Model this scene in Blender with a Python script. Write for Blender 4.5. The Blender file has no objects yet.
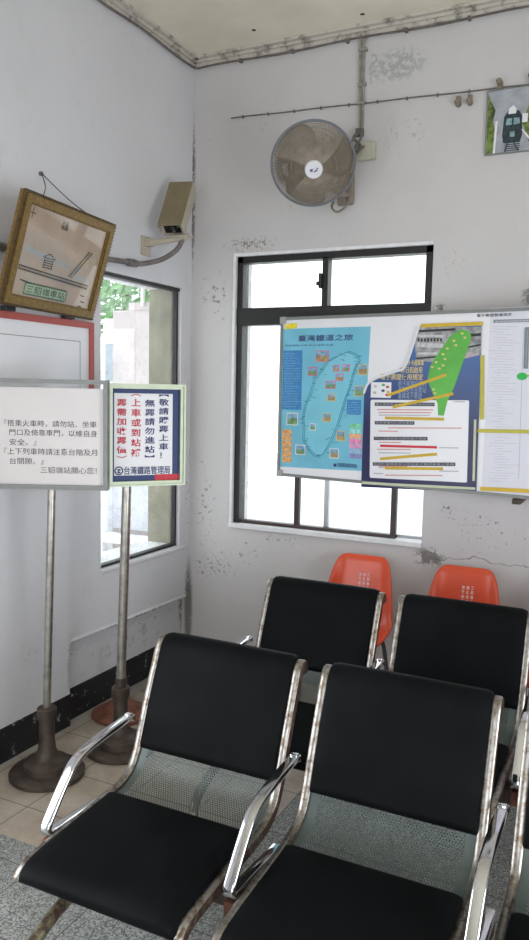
import bpy, bmesh, math, random
from mathutils import Vector, Matrix
random.seed(7)
C = bpy.context.scene.collection
PI = math.pi

# ---------------------------------------------------------------- camera
cam_d = bpy.data.cameras.new('camera'); cam = bpy.data.objects.new('camera', cam_d); C.objects.link(cam)
yaw, pitch, roll = 0.4561, -0.1015, 0.0211
f_ = Vector((-math.sin(yaw)*math.cos(pitch), math.cos(yaw)*math.cos(pitch), math.sin(pitch)))
r_ = Vector((math.cos(yaw), math.sin(yaw), 0)); u_ = r_.cross(f_)
r2 = r_*math.cos(roll)+u_*math.sin(roll); u2 = -r_*math.sin(roll)+u_*math.cos(roll)
CAM = Vector((2.4578, -3.9967, 1.65))
cam.matrix_world = Matrix(((r2.x,u2.x,-f_.x,CAM.x),(r2.y,u2.y,-f_.y,CAM.y),(r2.z,u2.z,-f_.z,CAM.z),(0,0,0,1)))
cam_d.sensor_fit = 'AUTO'; cam_d.sensor_width = 36; cam_d.lens = 786.69/940*36
cam_d.clip_start = 0.05; cam_d.clip_end = 200
bpy.context.scene.camera = cam

# ---------------------------------------------------------------- world, lights, exposure
w = bpy.data.worlds.new('overcast_sky'); bpy.context.scene.world = w; w.use_nodes = True
bg = w.node_tree.nodes['Background']; bg.inputs[0].default_value = (0.93, 0.97, 1.0, 1); bg.inputs[1].default_value = 2.9
def area(name, loc, target, sx, sy, power, col):
    d = bpy.data.lights.new(name, 'AREA'); d.shape = 'RECTANGLE'; d.size = sx; d.size_y = sy; d.energy = power; d.color = col
    o = bpy.data.objects.new(name, d); C.objects.link(o); o.location = loc
    o.rotation_euler = (Vector(target)-Vector(loc)).to_track_quat('-Z', 'Y').to_euler()
    return o
area('doorway_daylight', (2.7, -6.35, 1.15), (1.0, 0, 0.9), 2.0, 2.1, 30, (0.94, 0.96, 1.0))
area('right_fill_light', (4.75, -3.1, 1.05), (0, -1.2, 0.7), 1.6, 1.9, 48, (0.93, 0.95, 1.0))  # added fill light in an unseen opening, set low to brighten the left wall
area('ticket_door_daylight', (-0.15, -3.3, 1.2), (1.2, -1.6, 0.6), 0.9, 1.8, 22, (0.90, 0.94, 1.0))
sc = bpy.context.scene
sc.view_settings.view_transform = 'Standard'; sc.view_settings.look = 'None'
sc.view_settings.exposure = 0.0; sc.view_settings.gamma = 1.0; sc.view_settings.use_curve_mapping = False

# ---------------------------------------------------------------- materials
class NT:
    def __init__(s, name):
        s.m = bpy.data.materials.new(name); s.m.use_nodes = True; s.t = s.m.node_tree; s.b = s.t.nodes['Principled BSDF']
    def n(s, k, **kw):
        x = s.t.nodes.new(k)
        for a, v in kw.items(): setattr(x, a, v)
        return x
    def put(s, inp, v):
        if isinstance(v, bpy.types.NodeSocket): s.t.links.new(v, inp)
        elif v is not None: inp.default_value = v
    def ma(s, op, a, b=None, c=None, clamp=False):
        x = s.n('ShaderNodeMath', operation=op, use_clamp=clamp)
        s.put(x.inputs[0], a); s.put(x.inputs[1], b); s.put(x.inputs[2], c)
        return x.outputs[0]
    def noise(s, vec, scale, detail=3, rough=0.55):
        x = s.n('ShaderNodeTexNoise'); x.inputs['Scale'].default_value = scale; x.inputs['Detail'].default_value = detail
        x.inputs['Roughness'].default_value = rough
        if vec is not None: s.t.links.new(vec, x.inputs['Vector'])
        return x.outputs['Fac']
    def ramp(s, fac, lo, hi):
        x = s.n('ShaderNodeMapRange'); s.put(x.inputs[0], fac); x.inputs[1].default_value = lo; x.inputs[2].default_value = hi
        x.clamp = True
        return x.outputs[0]
    def mix(s, fac, a, b):
        x = s.n('ShaderNodeMix', data_type='RGBA')
        s.put(x.inputs[0], fac)
        s.put(x.inputs[6], (*a, 1) if isinstance(a, tuple) else a); s.put(x.inputs[7], (*b, 1) if isinstance(b, tuple) else b)
        return x.outputs[2]
    def pos(s): return s.n('ShaderNodeNewGeometry').outputs['Position']
    def obj(s): return s.n('ShaderNodeTexCoord').outputs['Object']
    def sep(s, v):
        x = s.n('ShaderNodeSeparateXYZ'); s.t.links.new(v, x.inputs[0]); return x.outputs
    def bump(s, h, st, dist=0.01):
        x = s.n('ShaderNodeBump'); x.inputs['Strength'].default_value = st; x.inputs['Distance'].default_value = dist
        s.t.links.new(h, x.inputs['Height']); s.t.links.new(x.outputs[0], s.b.inputs['Normal'])
    def set(s, col=None, rough=None, metal=None, spec=None):
        if col is not None: s.put(s.b.inputs['Base Color'], (*col, 1) if isinstance(col, tuple) else col)
        if rough is not None: s.put(s.b.inputs['Roughness'], rough)
        if metal is not None: s.put(s.b.inputs['Metallic'], metal)
        if spec is not None: s.put(s.b.inputs['Specular IOR Level'], spec)
        return s.m
_pm = {}
def plain(name, col, rough=0.6, metal=0.0, var=0.06, scale=25, spec=0.5):
    if name in _pm: return _pm[name]
    s = NT(name); nz = s.noise(s.obj(), scale)
    lo = tuple(max(0, c*(1-var)) for c in col); hi = tuple(min(1, c*(1+var)) for c in col)
    s.set(s.mix(s.ramp(nz, 0.3, 0.7), lo, hi), rough, metal, spec); _pm[name] = s.m
    return s.m

def wall_material(name, axis, patches, fleck_low, base=(0.66, 0.655, 0.665), crack=False):
    """whitewashed plaster; axis = index of the horizontal coordinate; patches = (h, z, rh, rz, threshold, colour, noise scale)"""
    s = NT(name); P = s.pos(); xyz = s.sep(P); h = xyz[axis]; z = xyz[2]
    big = s.noise(P, 1.6, 4); fine = s.noise(P, 60, 3)
    col = s.mix(s.ramp(big, 0.35, 0.7), tuple(c*0.93 for c in base), base)
    col = s.mix(s.ma('MULTIPLY', s.ramp(s.noise(P, 7, 5, 0.7), 0.56, 0.72), 0.22), col, (0.47, 0.46, 0.45))
    # bare flecks where the paint has chipped, more of them low on the wall
    lowm = s.ramp(z, 1.35, 0.5)
    n1 = s.noise(P, 21, 5, 0.65)
    fl = s.ramp(s.ma('ADD', n1, s.ma('MULTIPLY', lowm, fleck_low)), 0.735, 0.76)
    clus = s.ramp(s.noise(P, 2.4, 2), 0.44, 0.56)
    fl = s.ma('MULTIPLY', fl, clus)
    col = s.mix(s.ma('MULTIPLY', fl, 0.75), col, (0.17, 0.16, 0.14))
    s_th = lambda q: q-0.045
    for (ph, pz, rh, rz, th, pc, ns) in patches:
        dh = s.ma('DIVIDE', s.ma('SUBTRACT', h, ph), rh); dz = s.ma('DIVIDE', s.ma('SUBTRACT', z, pz), rz)
        d = s.ma('SQRT', s.ma('ADD', s.ma('MULTIPLY', dh, dh), s.ma('MULTIPLY', dz, dz)))
        m = s.ma('SUBTRACT', 1.0, d, clamp=True)
        m = s.ma('MULTIPLY', s.ramp(s.ma('ADD', s.noise(P, ns*1.15, 7, 0.72), s.ma('MULTIPLY', m, 0.08)), s_th(th), s_th(th)+0.05), s.ramp(d, 1.0, 0.5))
        col = s.mix(s.ma('MULTIPLY', m, 0.8), col, pc)
    if crack:   # one long hairline crack low on the wall
        zz = s.ma('ADD', 0.74, s.ma('MULTIPLY', s.noise(P, 5, 6, 0.6), 0.14))
        k = s.ma('MULTIPLY', s.ma('LESS_THAN', s.ma('ABSOLUTE', s.ma('SUBTRACT', z, zz)), 0.0022), s.ma('GREATER_THAN', h, 1.46))
        col = s.mix(s.ma('MULTIPLY', k, 0.7), col, (0.14, 0.13, 0.12))
    s.bump(s.ma('ADD', s.ma('MULTIPLY', s.noise(P, 9, 4), 1.0), s.ma('MULTIPLY', fine, 0.15)), 0.35, 0.008)
    return s.set(col, 0.75, 0, 0.25)
DK = (0.13, 0.12, 0.10); GG = (0.36, 0.38, 0.36); MO = (0.42, 0.40, 0.36)
m_wall_back = wall_material('old whitewash of the back wall', 0, [
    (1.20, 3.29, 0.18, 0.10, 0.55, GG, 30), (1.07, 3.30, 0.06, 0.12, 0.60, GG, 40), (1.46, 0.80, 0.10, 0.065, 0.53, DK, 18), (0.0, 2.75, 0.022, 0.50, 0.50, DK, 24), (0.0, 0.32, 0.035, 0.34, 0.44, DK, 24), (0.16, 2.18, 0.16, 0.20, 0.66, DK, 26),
    (0.10, 0.98, 0.13, 0.40, 0.66, DK, 34), (0.10, 2.85, 0.10, 0.35, 0.70, MO, 26), (1.25, 2.95, 0.30, 0.16, 0.66, MO, 38),
    (0.18, 0.60, 0.22, 0.12, 0.64, DK, 40), (0.38, 2.46, 0.20, 0.05, 0.60, DK, 40), (1.55, 1.06, 0.05, 0.06, 0.62, DK, 50),
    (1.70, 1.00, 0.22, 0.10, 0.68, DK, 40), (1.52, 2.30, 0.10, 0.14, 0.66, MO, 42), (1.46, 2.08, 0.04, 0.03, 0.55, DK, 60),
    (1.90, 2.12, 0.06, 0.06, 0.52, DK, 50), (0.45, 3.10, 0.12, 0.08, 0.66, MO, 35), (0.62, 2.62, 0.12, 0.07, 0.64, (0.5, 0.49, 0.4), 30),
    (0.35, 0.72, 0.35, 0.25, 0.68, DK, 26), (1.75, 0.92, 0.30, 0.20, 0.69, DK, 26), (0.60, 0.80, 0.30, 0.05, 0.66, DK, 45)], 0.06, (0.62, 0.60, 0.60), crack=True)
m_wall_left = wall_material('old whitewash of the left wall', 1, [
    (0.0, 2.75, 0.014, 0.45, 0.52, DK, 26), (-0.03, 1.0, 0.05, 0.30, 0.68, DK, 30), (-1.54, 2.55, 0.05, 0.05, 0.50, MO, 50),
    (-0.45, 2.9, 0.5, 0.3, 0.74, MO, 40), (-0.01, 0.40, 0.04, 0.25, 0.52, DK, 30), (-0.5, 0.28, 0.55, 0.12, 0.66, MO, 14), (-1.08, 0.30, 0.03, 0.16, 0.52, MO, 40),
    (-0.6, 0.40, 0.5, 0.02, 0.55, DK, 30), (-1.35, 0.42, 0.10, 0.08, 0.66, MO, 40)], 0.0, (0.68, 0.68, 0.71))

s = NT('cream ceiling board'); P = s.pos()
xyz = s.sep(P); acc = None
for (dx, dy) in ((0.72, -0.62), (0.95, -0.48), (0.48, -0.2), (1.05, -0.14), (0.4, -0.9), (1.7, -0.2), (1.35, -0.7)):
    d = s.ma('SQRT', s.ma('ADD', s.ma('POWER', s.ma('SUBTRACT', xyz[0], dx), 2), s.ma('POWER', s.ma('SUBTRACT', xyz[1], dy), 2)))
    k = s.ma('LESS_THAN', d, 0.012); acc = k if acc is None else s.ma('MAXIMUM', acc, k)
col = s.mix(s.ramp(s.noise(P, 3, 4), 0.35, 0.65), (0.76, 0.72, 0.58), (0.86, 0.82, 0.68))
m_ceil = s.set(s.mix(acc, col, (0.05, 0.03, 0.02)), 0.7, 0, 0.2)
s = NT('grimy cream moulding'); P = s.pos()
m_mould = s.set(s.mix(s.ramp(s.noise(P, 14, 5, 0.7), 0.34, 0.48), (0.20, 0.18, 0.15), (0.58, 0.55, 0.48)), 0.7)

s = NT('terrazzo and tan floor tiles'); P = s.pos(); X = s.sep(P)
v = s.n('ShaderNodeTexVoronoi'); v.inputs['Scale'].default_value = 230; s.t.links.new(P, v.inputs['Vector'])
chip = s.n('ShaderNodeRGBToBW'); s.t.links.new(v.outputs['Color'], chip.inputs[0])
terr = s.mix(s.ramp(chip.outputs[0], 0.25, 0.8), (0.10, 0.11, 0.105), (0.52, 0.53, 0.50))
terr = s.mix(s.ma('MULTIPLY', s.ramp(s.noise(P, 2.5, 4), 0.4, 0.7), 0.35), terr, (0.20, 0.19, 0.17))
tan = s.mix(s.ramp(s.noise(P, 5, 5, 0.65), 0.35, 0.7), (0.38, 0.31, 0.24), (0.56, 0.49, 0.40))
tan = s.mix(s.ma('MULTIPLY', s.ramp(chip.outputs[0], 0.5, 0.9), 0.25), tan, (0.30, 0.24, 0.18))
ist = s.ma('MULTIPLY', s.ma('GREATER_THAN', X[1], -1.945), s.ma('LESS_THAN', X[0], 1.25))
col = s.mix(ist, terr, tan)
def joint(c, off):
    fr = s.ma('FRACT', s.ma('DIVIDE', s.ma('ADD', c, off), 0.3)); return s.ma('MULTIPLY', s.ma('MINIMUM', fr, s.ma('SUBTRACT', 1.0, fr)), 0.3)
j = s.ma('MINIMUM', joint(X[0], 9.0-0.05), joint(X[1], 9.0-0.045))
jm = s.ma('LESS_THAN', j, 0.0022)
col = s.mix(s.ma('MULTIPLY', jm, 0.85), col, (0.06, 0.055, 0.05))
edge = s.ramp(s.ma('ADD', X[0], s.ma('MULTIPLY', s.noise(P, 12, 4), 0.06)), 0.075, 0.045)
col = s.mix(s.ma('MULTIPLY', edge, 0.7), col, (0.40, 0.38, 0.36))
m_floor = s.set(col, 0.42, 0, 0.4)

s = NT('chipped black skirting paint'); P = s.pos()
m_base = s.set(s.mix(s.ramp(s.noise(P, 22, 6, 0.7), 0.60, 0.66), (0.010, 0.011, 0.014), (0.42, 0.42, 0.44)), 0.5)

s = NT('worn chrome'); O_ = s.obj()
m_chrome = s.set(s.mix(s.ramp(s.noise(O_, 45, 5, 0.7), 0.46, 0.64), (0.40, 0.38, 0.35), (0.18, 0.13, 0.09)), s.ma('ADD', s.ma('MULTIPLY', s.noise(O_, 30, 3), 0.30), 0.20), 1.0)
s = NT('bright chrome'); O_ = s.obj()
m_chrome2 = s.set(s.mix(s.ramp(s.noise(O_, 60, 5, 0.7), 0.66, 0.72), (0.70, 0.70, 0.72), (0.20, 0.15, 0.11)), s.ma('ADD', s.ma('MULTIPLY', s.noise(O_, 30, 3), 0.12), 0.04), 1.0)
s = NT('rusty frame flank'); O_ = s.obj()
m_rust = s.set(s.mix(s.ramp(s.noise(O_, 38, 6, 0.7), 0.50, 0.68), (0.055, 0.026, 0.018), (0.22, 0.18, 0.14)), 0.55, s.ramp(s.noise(O_, 38, 6, 0.7), 0.60, 0.70))
s = NT('brassy rusted chrome'); O_ = s.obj()
m_leg_rust = s.set(s.mix(s.ramp(s.noise(O_, 30, 6, 0.7), 0.42, 0.60), (0.05, 0.03, 0.02), (0.34, 0.30, 0.20)), 0.3, s.ramp(s.noise(O_, 30, 6, 0.7), 0.42, 0.60))
s = NT('black vinyl'); O_ = s.obj()
s.bump(s.noise(O_, 220, 3), 0.12, 0.002)
m_vinyl = s.set(s.mix(s.ramp(s.noise(O_, 5, 4), 0.3, 0.7), (0.0035, 0.004, 0.0045), (0.006, 0.007, 0.008)), s.ma('ADD', s.ma('MULTIPLY', s.noise(O_, 9, 4), 0.14), 0.46), 0, 0.07)

def steel(name, perf):
    s = NT(name)
    s.set(s.mix(s.ramp(s.noise(s.obj(), 8, 4), 0.3, 0.7), (0.075, 0.095, 0.087), (0.105, 0.13, 0.12)), 0.42, 0.3)
    if perf:
        uv = s.n('ShaderNodeUVMap'); x = s.sep(uv.outputs[0]); p = 0.0085
        V = s.ma('DIVIDE', x[1], p*0.866); row = s.ma('FLOOR', V)
        U = s.ma('ADD', s.ma('DIVIDE', x[0], p), s.ma('MULTIPLY', s.ma('MODULO', row, 2.0), 0.5))
        du = s.ma('SUBTRACT', s.ma('FRACT', U), 0.5); dv = s.ma('MULTIPLY', s.ma('SUBTRACT', s.ma('FRACT', V), 0.5), 0.866)
        d = s.ma('SQRT', s.ma('ADD', s.ma('MULTIPLY', du, du), s.ma('MULTIPLY', dv, dv)))
        inside = s.ma('MULTIPLY', s.ma('GREATER_THAN', x[0], 0.040), s.ma('LESS_THAN', x[0], 0.471))
        hole = s.ma('MULTIPLY', s.ma('LESS_THAN', d, 0.30), inside)
        s.put(s.b.inputs['Alpha'], s.ma('SUBTRACT', 1.0, hole))
    return s.m
m_perf = steel('perforated grey green steel', True)
s = NT('thin window glass')
tr = s.n('ShaderNodeBsdfTransparent'); tr.inputs[0].default_value = (0.93, 0.95, 0.95, 1); gl = s.n('ShaderNodeBsdfGlossy'); gl.inputs['Roughness'].default_value = 0.03
lw = s.n('ShaderNodeLayerWeight'); fr = s.ma('ADD', 0.04, s.ma('MULTIPLY', s.ma('POWER', lw.outputs['Facing'], 5.0), 0.9)); mx = s.n('ShaderNodeMixShader')
dirt = s.n('ShaderNodeBsdfDiffuse'); dirt.inputs[0].default_value = (0.8, 0.8, 0.78, 1); mx2 = s.n('ShaderNodeMixShader')
L = s.t.links.new
L(fr, mx.inputs[0]); L(tr.outputs[0], mx.inputs[1]); L(gl.outputs[0], mx.inputs[2])
L(s.ma('MULTIPLY', s.ramp(s.noise(s.pos(), 5, 5, 0.7), 0.45, 0.7), 0.22), mx2.inputs[0]); L(mx.outputs[0], mx2.inputs[1]); L(dirt.outputs[0], mx2.inputs[2])
L(mx2.outputs[0], s.t.nodes['Material Output'].inputs[0]); m_glass = s.m
s = NT('clear picture glass')
tr = s.n('ShaderNodeBsdfTransparent'); gl = s.n('ShaderNodeBsdfGlossy'); gl.inputs['Roughness'].default_value = 0.03
lw = s.n('ShaderNodeLayerWeight'); fr = s.ma('ADD', 0.035, s.ma('MULTIPLY', s.ma('POWER', lw.outputs['Facing'], 5.0), 0.9)); mx = s.n('ShaderNodeMixShader'); L = s.t.links.new
L(fr, mx.inputs[0]); L(tr.outputs[0], mx.inputs[1]); L(gl.outputs[0], mx.inputs[2]); L(mx.outputs[0], s.t.nodes['Material Output'].inputs[0]); m_pglass = s.m

s = NT('leaf green'); m_leaf = s.set(s.mix(s.noise(s.obj(), 3), (0.10, 0.26, 0.09), (0.30, 0.48, 0.24)), 0.6)
m_black = plain('black painted window frame', (0.014, 0.013, 0.013), 0.45)
m_brownf = plain('dark brown sash stile', (0.045, 0.028, 0.026), 0.45)
m_greyf = plain('grey aluminium sash', (0.45, 0.46, 0.48), 0.4, 0.4)
m_white = plain('white paint', (0.78, 0.78, 0.80), 0.55)
m_olive = plain('olive grey cement reveal', (0.25, 0.235, 0.17), 0.85, 0, 0.2, 9)
m_alu = plain('dull aluminium', (0.22, 0.23, 0.22), 0.45, 0.3)
m_alug = plain('greenish aluminium', (0.42, 0.47, 0.35), 0.4, 0.4)
m_pole = plain('scratched steel pole', (0.42, 0.40, 0.36), 0.28, 0.9, 0.25, 30)
s = NT('rust brown cast iron'); O_ = s.obj()
m_iron = s.set(s.mix(s.ramp(s.noise(O_, 16, 5, 0.7), 0.4, 0.7), (0.045, 0.036, 0.030), (0.11, 0.075, 0.055)), 0.5, 0.3)
m_rustred = plain('red brown rust', (0.20, 0.075, 0.045), 0.7, 0, 0.4, 18)
m_orange = plain('orange red moulded plastic', (0.72, 0.085, 0.030), 0.28, 0, 0.05, 6)
m_cam = plain('beige enamelled metal', (0.44, 0.39, 0.31), 0.45, 0, 0.12, 12)
m_camtop = plain('brown enamelled metal', (0.21, 0.17, 0.095), 0.45, 0, 0.12, 12)
m_dark = plain('dark lens glass', (0.01, 0.01, 0.01), 0.15)
m_conduit = plain('grey brown conduit', (0.16, 0.14, 0.135), 0.6, 0, 0.25, 20)
m_cable = plain('grimy cable sheath', (0.30, 0.28, 0.24), 0.7, 0, 0.3, 25)
m_cable2 = plain('dark dusty cable', (0.15, 0.13, 0.12), 0.7, 0, 0.3, 25)
m_box = plain('yellowed plastic box', (0.48, 0.46, 0.36), 0.55)
m_porc = plain('brown stained porcelain', (0.23, 0.19, 0.14), 0.4, 0, 0.3, 40)

# ---------------------------------------------------------------- mesh helpers
def tag(o, label=None, cat=None, group=None, kind=None):
    if label: o['label'] = label
    if cat: o['category'] = cat
    if group: o['group'] = group
    if kind: o['kind'] = kind
    return o
def empty(name, loc, label, cat, group=None):
    o = bpy.data.objects.new(name, None); C.objects.link(o); o.location = loc; o.empty_display_size = 0.05
    return tag(o, label, cat, group)
def root_loc(p):
    v = Vector((0, 0, 0))
    while p: v += p.location; p = p.parent
    return v
def O(name, bm, mats, parent=None, smooth=False, origin=None):
    """link the bmesh (built in world coordinates) as one object"""
    base = root_loc(parent) if parent else (Vector(origin) if origin else Vector((0, 0, 0)))
    bmesh.ops.translate(bm, verts=bm.verts, vec=-base)
    bmesh.ops.recalc_face_normals(bm, faces=bm.faces)
    me = bpy.data.meshes.new(name); bm.to_mesh(me); bm.free()
    if not isinstance(mats, (list, tuple)): mats = [mats]
    for m in mats: me.materials.append(m)
    if smooth:
        for p in me.polygons: p.use_smooth = True
        try: me.set_sharp_from_angle(angle=math.radians(40))
        except Exception: pass
    o = bpy.data.objects.new(name, me); C.objects.link(o); o.parent = parent
    if not parent and origin: o.location = origin
    return o
def BM(): return bmesh.new()
def box(bm, x0, x1, y0, y1, z0, z1, bev=0, mi=0, M=None):
    g = bmesh.ops.create_cube(bm, size=1.0); vs = g['verts']
    bmesh.ops.scale(bm, vec=(x1-x0, y1-y0, z1-z0), verts=vs)
    bmesh.ops.translate(bm, vec=((x0+x1)/2, (y0+y1)/2, (z0+z1)/2), verts=vs)
    if M is not None: bmesh.ops.transform(bm, matrix=M, verts=vs)
    fs = {f for v in vs for f in v.link_faces}
    if mi:
        for f in fs: f.material_index = mi
    if bev:
        es = list({e for v in vs for e in v.link_edges})
        r = bmesh.ops.bevel(bm, geom=es, offset=bev, segments=2, affect='EDGES', profile=0.5)
        if mi:
            for f in r['faces']: f.material_index = mi
    return bm
def frames(pts):
    out = []; prev = None
    for i, p in enumerate(pts):
        t = (pts[min(i+1, len(pts)-1)]-pts[max(i-1, 0)]).normalized()
        if prev is None:
            a = Vector((1, 0, 0)) if abs(t.x) < 0.8 else Vector((0, 0, 1))
            n = (a - t*a.dot(t)).normalized()
        else:
            n = (prev - t*prev.dot(t)).normalized()
        prev = n; out.append((p, t, n, t.cross(n)))
    return out
def sweep(bm, pts, sect, mi=None, closed=False, scales=None):
    """sweep a cross-section [(a,b)] along pts; a along the first normal, b along the second"""
    fr = frames(pts); rings = []
    for k, (p, t, n, b) in enumerate(fr):
        sc_ = scales[k] if scales else 1
        rings.append([bm.verts.new(p+n*a*sc_+b*c*sc_) for a, c in sect])
    m = len(sect)
    rng = range(len(rings)) if closed else range(len(rings)-1)
    for i in rng:
        r0, r1 = rings[i], rings[(i+1) % len(rings)]
        for k in range(m):
            f = bm.faces.new((r0[k], r0[(k+1) % m], r1[(k+1) % m], r1[k]))
            if mi: f.material_index = mi[k]
    if not closed:
        bm.faces.new(rings[0][::-1]); bm.faces.new(rings[-1])
def circ(r, n=10, ry=None): return [(r*math.cos(2*PI*k/n), (ry or r)*math.sin(2*PI*k/n)) for k in range(n)]
def rrect(w, h, r, n=3):
    o = []
    for cx, cy, a0 in ((w-r, h-r, 0), (-w+r, h-r, 90), (-w+r, -h+r, 180), (w-r, -h+r, 270)):
        for k in range(n+1):
            a = math.radians(a0+90*k/n); o.append((cx+r*math.cos(a), cy+r*math.sin(a)))
    return o
def cr(pts, sub=6):
    pts = [Vector(p) for p in pts]; P_ = [2*pts[0]-pts[1]]+pts+[2*pts[-1]-pts[-2]]; out = []
    for i in range(1, len(P_)-2):
        p0, p1, p2, p3 = P_[i-1:i+3]
        for k in range(sub):
            t = k/sub
            out.append(0.5*((2*p1)+(p2-p0)*t+(2*p0-5*p1+4*p2-p3)*t*t+(-p0+3*p1-3*p2+p3)*t**3))
    out.append(pts[-1].copy()); return out
def tube(bm, pts, r, n=8, sub=6, ry=None):
    sweep(bm, cr(pts, sub) if sub > 1 else [Vector(p) for p in pts], circ(r, n, ry)); return bm
def lathe(bm, prof, loc, seg=40, M=None):
    """prof = [(radius, height)] turned about z at loc"""
    rings = []
    for r, z in prof:
        if r < 1e-5: rings.append([bm.verts.new((0, 0, z))])
        else: rings.append([bm.verts.new((r*math.cos(2*PI*k/seg), r*math.sin(2*PI*k/seg), z)) for k in range(seg)])
    for a, b in zip(rings, rings[1:]):
        for k in range(seg):
            k2 = (k+1) % seg
            if len(a) == 1 and len(b) == 1: continue
            if len(a) == 1: bm.faces.new((a[0], b[k], b[k2]))
            elif len(b) == 1: bm.faces.new((a[k], a[k2], b[0]))
            else: bm.faces.new((a[k], a[k2], b[k2], b[k]))
    vs = [v for r in rings for v in r]
    if M is not None: bmesh.ops.transform(bm, matrix=M, verts=vs)
    bmesh.ops.translate(bm, verts=vs, vec=Vector(loc))
    return bm
class Plane:
    """a flat thing's own frame: o origin, e right, v up, n outward"""
    def __init__(s, o, e, v): s.o = Vector(o); s.e = Vector(e).normalized(); s.v = Vector(v).normalized(); s.n = s.e.cross(s.v).normalized()
    def p(s, a, b, c=0): return s.o+s.e*a+s.v*b+s.n*c
    def M(s): return Matrix(((s.e.x, s.v.x, s.n.x, s.o.x), (s.e.y, s.v.y, s.n.y, s.o.y), (s.e.z, s.v.z, s.n.z, s.o.z), (0, 0, 0, 1)))
def pbox(bm, pl, a0, a1, b0, b1, c0, c1, bev=0): return box(bm, a0, a1, b0, b1, c0, c1, bev, 0, pl.M())
def ppoly(bm, pl, pts, c0, c1):
    lo = [bm.verts.new(pl.p(a, b, c0)) for a, b in pts]; hi = [bm.verts.new(pl.p(a, b, c1)) for a, b in pts]
    bm.faces.new(lo[::-1]); bm.faces.new(hi); n = len(pts)
    for k in range(n): bm.faces.new((lo[k], lo[(k+1) % n], hi[(k+1) % n], hi[k]))
    return bm
def pstrip(bm, pl, a0, b0, a1, b1, wd, c0, c1):
    d = Vector((a1-a0, b1-b0)); L_ = d.length; d /= L_; q = Vector((-d.y, d.x))*wd/2
    return ppoly(bm, pl, [(a0-q.x, b0-q.y), (a1-q.x, b1-q.y), (a1+q.x, b1+q.y), (a0+q.x, b0+q.y)], c0, c1)
def text(body, pl, a0, a1, b0, b1, c, mat, parent, name='lettering', bold=0.0, gap=0.92):
    """writing fitted into the rectangle a0..a1 x b0..b1 of plane pl, at height c"""
    cu = bpy.data.curves.new(name, 'FONT'); cu.body = body; cu.size = 1; cu.resolution_u = 2; cu.offset = bold; cu.space_line = gap
    o = bpy.data.objects.new(name, cu); C.objects.link(o)
    dg = bpy.context.evaluated_depsgraph_get(); me = bpy.data.meshes.new_from_object(o.evaluated_get(dg))
    bpy.data.objects.remove(o); bpy.data.curves.remove(cu)
    xs = [v.co.x for v in me.vertices]; ys = [v.co.y for v in me.vertices]
    if not xs: return None
    x0, x1, y0, y1 = min(xs), max(xs), min(ys), max(ys)
    base = root_loc(parent)
    for v in me.vertices:
        v.co = pl.p(a0+(v.co.x-x0)/(x1-x0)*(a1-a0), b0+(v.co.y-y0)/(y1-y0)*(b1-b0), c)-base
    me.materials.append(mat); me.name = name
    o = bpy.data.objects.new(name, me); C.objects.link(o); o.parent = parent
    return o
def frame_bars(bm, pl, a0, a1, b0, b1, wd, c0, c1, bev=0.002):
    """picture-frame of four mitred bars"""
    for (A, B) in (((a0, b1), (a1, b1)), ((a1, b1), (a1, b0)), ((a1, b0), (a0, b0)), ((a0, b0), (a0, b1))):
        cx, cy = (a0+a1)/2, (b0+b1)/2
        inn = lambda q: (q[0]+(wd if q[0] < cx else -wd), q[1]+(wd if q[1] < cy else -wd))
        ppoly(bm, pl, [A, B, inn(B), inn(A)], c0, c1)
    bmesh.ops.remove_doubles(bm, verts=bm.verts, dist=1e-5)
    return bm
def struct(name, bm, mats, smooth=False): return tag(O(name, bm, mats, None, smooth), kind='structure')

# ---------------------------------------------------------------- room shell
T = 0.20; H = 3.50; XR = 4.6; YF = -6.2
b = BM(); box(b, -T, XR+T, YF-T, T, -0.1, 0); struct('floor', b, m_floor)
b = BM(); box(b, -T, XR+T, YF-T, T, H, H+0.1); struct('ceiling', b, m_ceil)
# back wall with the window opening
bx0, bx1, bz0, bz1 = 0.290, 1.417, 0.872, 2.398
b = BM()
box(b, -T, bx0, 0, T, 0, H); box(b, bx1, XR+T, 0, T, 0, H); box(b, bx0, bx1, 0, T, 0, bz0); box(b, bx0, bx1, 0, T, bz1, H)
struct('wall_back', b, m_wall_back)
# left wall with window opening and the shallow panel below it
ly0, ly1, lz0, lz1 = -0.845, -0.108, 0.725, 2.216
b = BM()
box(b, -T, 0, YF, -3.9, 0, H); box(b, -T, 0, -3.9, -2.75, 2.1, H); box(b, -T, 0, -2.75, -1.085, 0, H)
box(b, -T, 0, -1.085, ly0, 0.41, H); box(b, -T, 0, ly0, ly1, 0.41, lz0); box(b, -T, 0, ly0, ly1, lz1, H)
box(b, -T, 0, ly1, 0, 0.41, H)
box(b, -T, -0.045, -1.085, 0.0, 0, 0.41)
# rounded plaster lip that ends the band near the corner
struct('wall_left', b, m_wall_left)
b = BM()
for k in range(7):
    yy = -1.05+0.15*k; tube(b, [(-0.044, yy, 0.35-0.01*(k%3)), (-0.040, yy+0.06, 0.33+0.012*(k%2)), (-0.044, yy+0.13, 0.36-0.015*(k%3))], 0.006, 6, 4)
struct('trim_6', b, m_wall_left, True)
b = BM(); tube(b, [(-0.004, -1.085, 0.418), (-0.002, -0.55, 0.413), (-0.004, -0.03, 0.408)], 0.012, 8, 4)
tube(b, [(-0.002, ly0, lz0-0.012), (0.002, -0.5, lz0-0.014), (0.0, -0.05, lz0-0.018)], 0.014, 8, 4)
struct('trim_3', b, m_wall_left, True)
b = BM(); box(b, XR, XR+T, YF, -4.0, 0, H); box(b, XR, XR+T, -2.2, T, 0, H); box(b, XR, XR+T, -4.0, -2.2, 2.15, H)
struct('wall_right', b, m_wall_left)
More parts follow.
